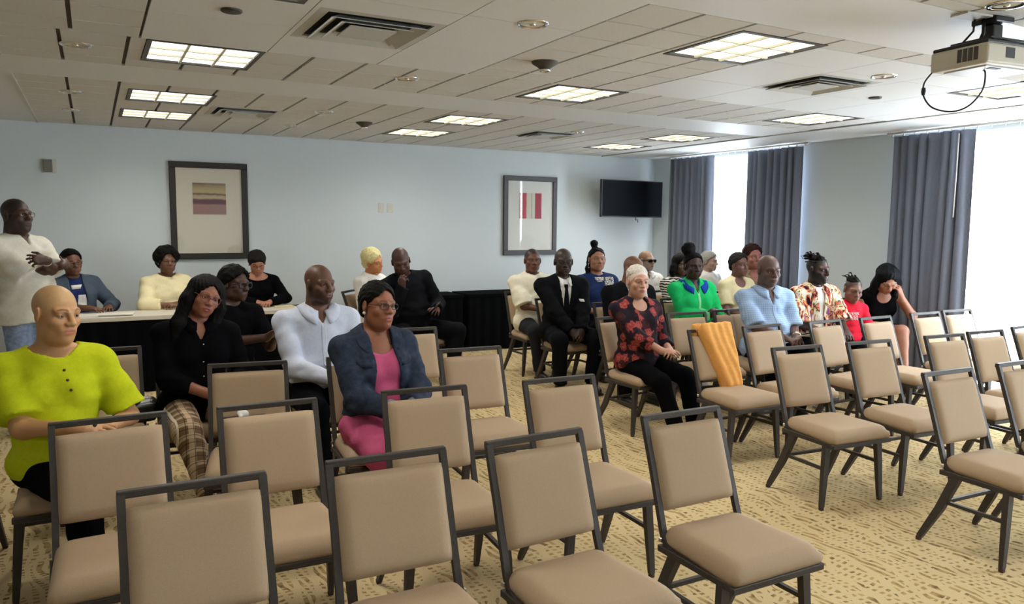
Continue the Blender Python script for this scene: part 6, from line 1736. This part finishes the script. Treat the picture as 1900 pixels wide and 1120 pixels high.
@cast('locs')
def _():
    person('person', 'bearded man with short locs in a multicoloured open shirt over white', (6.14, 5.12), 164,
        dict(w=1.06, s=1.03, lean=0, hy=16, hp=4, skin=tone(70, 46, 38), fine=0.005, coarse=0.012, hs=1.10, stubble=((0.012, 0.010, 0.010), 0.9, 0.072), hair=dict(type='locs', top=True, t=0.010, n=26, dx=0.05, col=(0.012, 0.009, 0.009), w=(0.003, 90)), beard=((0.008, 0.007, 0.007), 0.95), neck=1.0, closed=False,
             fr=(0.16, 0.40, 0.085), fl=(-0.2, 0.42, 0.085), wl=(-0.10, 0.36, 0.68), pl=(-0.4, -0.3, -0.7)),
        [dict(type='top', name='shirt', mat=M_WHITE, sleeve='none', neck='crew', inf=0.008), dict(type='top', name='overshirt', mat=M_COLOUR, sleeve='short', sf=0.92, sw=0.03, neck='open', open=[(0.05, 0, 0.018), (0.35, 0, 0.022), (0.5, 0, 0.05), (0.56, 0, 0.06)], collar=True, inf=0.024, fold=0.007), dict(type='trousers', mat=M_BLK), dict(type='shoes', mat=M_SNEAK)])
    chair_for(6.16, 5.14, 2, 'banquet chair the man in the multicoloured shirt sits on')
@cast('child')
def _():
    def ex(root, k):
        rn = random.Random(4)
        for z, x0, x1, n in ((0.39, 0.075, -0.065, 7), (0.35, 0.05, -0.04, 4), (0.315, 0.07, -0.07, 8)):
            bm = bmesh.new()
            for i in range(n):
                xa = x0+(x1-x0)*i/n; wd = abs(x1-x0)/n*0.66; hh = 0.012
                segs = rn.choice(['UL', 'LO', 'UI', 'OE', 'EL'])
                p = [on_front(k, 'shirt', xx, zz, root)[0] for xx, zz in ((xa, z-hh), (xa, z+hh), (xa-wd, z+hh), (xa-wd, z-hh))]
                if any(q is None for q in p): continue
                p = [q+Vector((0, 0.004, 0)) for q in p]
                for a, b in ((0, 1), (1, 2), (2, 3)) if i % 2 else ((0, 1), (1, 2), (3, 0)): sweep(bm, [p[a], p[b]], circ(0.0032, 5))
            obj('shirt_print', bm, M_WHITE, root)
    person('person', 'child with a tuft of hair on top in a red T-shirt printed in white', (6.64, 5.10), 158,
        dict(w=0.86, s=0.78, lean=0, hy=-6, hp=12, hr=-4, skin=tone(112, 76, 62), closed=True, fine=0.006, coarse=0.011, hs=1.36, stubble=((0.02, 0.015, 0.013), 0.75, 0.072), hair=dict(type='locs', top=True, t=0.004, n=12, dx=0.03, col=(0.018, 0.014, 0.012), a=0.04, b=0.075, m=0.9), neck=0.85, torso=0.92,
             fr=(0.09, 0.42, 0.20), fl=(-0.09, 0.42, 0.20), wr=(0.13, 0.30, 0.72), wl=(-0.13, 0.30, 0.72)),
        [dict(type='top', name='shirt', mat=M_RED, sleeve='short', sf=0.85, sw=0.02, neck='crew', inf=0.020, fold=0.005, skirt=True), dict(type='trousers', mat=M_BLK), dict(type='shoes', mat=M_SNEAK)], ex)
    chair_for(6.66, 5.14, 0, 'banquet chair the child in the red T-shirt sits on')
@cast('bowed')
def _():
    person('person', 'person with long black hair bowing her head into her hand, sleeveless dark dress', (7.30, 5.36), 158,
        dict(w=1.04, fat=0.01, bust=0.9, s=1.03, lean=29, side=5, hy=-10, hp=42, hr=2, skin=tone(168, 118, 94), closed=True, fine=0.005, coarse=0.011, hs=1.12, hair=dict(type='long', len=0.34, col=(0.008, 0.008, 0.012), fw=0.050, w=(0.003, 45)), neck=0.95,
             wl=(-0.045, 0.45, 0.945), pl=(-0.6, 0.3, -1), hand_l=dict(dir=(0.22, -0.12, 0.95), back=(-0.5, 0.9, 0.2), curl=0.5), wr=(0.12, 0.34, 0.66),
             fl=(-0.04, 0.58, 0.20), fr=(-0.16, 0.42, 0.085), kl=(-0.1, 1, 1.2), kr=(-0.2, 1, 0.8), toe_l=(0.3, 1, 0)),
        [dict(type='top', name='dress_top', mat=M_BLK, sleeve='none', neck='scoop', inf=0.012), dict(type='skirt', name='dress_skirt', mat=M_BLK, short=0.55, fold=0.003), dict(type='shoes', mat=M_SHOE)])
    chair_for(7.26, 5.38, -6, 'banquet chair the bowed person with black hair sits on')
for key, fn in CAST: fn()

# ------------------------------------------------------------------ loose things on chairs
if True:
    # cardigan over a chair back
    f = Field(V3(3.8, 3.7, 0.3), V3(4.5, 4.7, 1.0), [], 0.009, 0.009)
    M_ = M_ORANGE
    cx, cy = 4.11, 4.36
    def cbox(c, h, Rm=None, k_=0.015, rd=0.006): f.add(rbox(c, h, Rm, rd), k_)
    # over the rail, front panel hanging down the seat side (towards -y)
    for i in range(18):
        u = i/17; x0 = cx-0.015+0.085*u; w = 0.270-0.140*u; z = 0.905-0.44*u; yy = cy-0.022-0.026-0.135*u*0.95
        f.add(rbox(V3(x0, yy, z), V3(w*0.5, 0.008, 0.040), rot('x', 17), 0.008), 0.03)
    for i in range(5):
        u = i/4; f.add(rbox(V3(cx-0.05+0.02*u, cy+0.024-0.0*u, 0.90-0.16*u), V3(0.11, 0.008, 0.03), None, 0.008), 0.03)
    f.add(rc(V3(cx-0.13, cy-0.002, 0.905), V3(cx+0.12, cy-0.002, 0.905), 0.022, 0.022), 0.03)
    f.add(rc(V3(cx+0.06, cy-0.05, 0.90), V3(cx+0.10, cy-0.115, 0.66), 0.022, 0.018), 0.02)
    f.add(rc(V3(cx+0.10, cy-0.115, 0.66), V3(cx+0.115, cy-0.175, 0.49), 0.018, 0.016), 0.02)
    f.wrinkle(0.0025, 36, 8)
    q = np.nonzero(np.abs(f.F) < 0.03); f.F[q] += 0.0022*np.sin((f.x[q[0]]+0.22*f.z[q[2]])*95+2*np.sin(f.z[q[2]]*9))
    r = f.mesh()
    tag(link_mesh('cardigan', np_mesh('cardigan', *r), M_ORANGE), 'orange knitted cardigan draped over the back of an empty chair', 'cardigan')
    # black handbag on the chair between lime blouse and long-haired woman
    t = thing('handbag', 'black handbag with a small bright clasp on the seat beside the lime blouse', 'bag', (0.10, 5.02, 0.482), R(10))
    f = Field(V3(-0.24, -0.16, -0.02), V3(0.24, 0.16, 0.22), [], 0.009, 0.009)
    f.add(rbox(V3(0, 0, 0.055), V3(0.17, 0.065, 0.035), None, 0.018), 0.02); f.add(el(V3(0.11, 0, 0.11), (0.09, 0.05, 0.035)), 0.04); f.add(el(V3(-0.1, 0, 0.095), (0.09, 0.05, 0.03)), 0.04); f.wrinkle(0.005, 40, 4)
    link_mesh('bag_body', np_mesh('bag', *f.mesh()), M_SHOE, t)
    tube('handle', smooth_pts([(-0.12, -0.03, 0.11), (-0.08, -0.07, 0.16), (0.05, -0.08, 0.15), (0.12, -0.03, 0.12)]), 0.007, M_SHOE, t)
    bm = bmesh.new(); bmesh.ops.create_uvsphere(bm, u_segments=10, v_segments=8, radius=0.010); o = obj('clasp', bm, M_BOLT, t, True); o.location = (0.165, -0.055, 0.12)
    # black bag with white label on the chair in front of the plaid trousers
    t = thing('shoulder_bag', 'small dark bag with a white tissue on the chair below the long-haired woman', 'bag', (0.66, 4.10, 0.487), R(-8))
    f = Field(V3(-0.2, -0.12, -0.02), V3(0.2, 0.12, 0.3), [], 0.009, 0.009)
    f.add(rbox(V3(0, 0, 0.09), V3(0.10, 0.035, 0.07), None, 0.018), 0.02); f.wrinkle(0.005, 40, 6)
    link_mesh('bag_body', np_mesh('bag', *f.mesh()), M_SHOE, t)
    f = Field(V3(-0.1, -0.1, 0.14), V3(0.1, 0.1, 0.28), [], 0.007, 0.007); f.add(el(V3(-0.01, 0, 0.195), (0.032, 0.022, 0.022)), 0.01); f.add(rc(V3(-0.02, -0.03, 0.19), V3(-0.035, -0.055, 0.11), 0.010, 0.006), 0.01); f.wrinkle(0.004, 90, 2)
    link_mesh('tissue', np_mesh('tissue', *f.mesh()), M_WHITE, t)
    # blue bag on the chair beside the floral blouse
    t = thing('tote_bag', 'cobalt blue tote bag on the chair right of the floral blouse', 'bag', (4.60, 4.93, 0.487), R(15))
    f = Field(V3(-0.2, -0.12, -0.02), V3(0.2, 0.12, 0.3), [], 0.010, 0.010)
    f.add(rbox(V3(0, 0, 0.11), V3(0.11, 0.04, 0.09), None, 0.018), 0.02); f.wrinkle(0.007, 36, 7)
    link_mesh('bag_body', np_mesh('bag', *f.mesh()), M_COBALT, t)
    tube('strap', smooth_pts([(-0.08, -0.04, 0.20), (-0.11, -0.09, 0.1), (-0.12, -0.10, 0.02)]), 0.008, plain('strap_tan', srgb(190, 176, 140), 0.7), t)
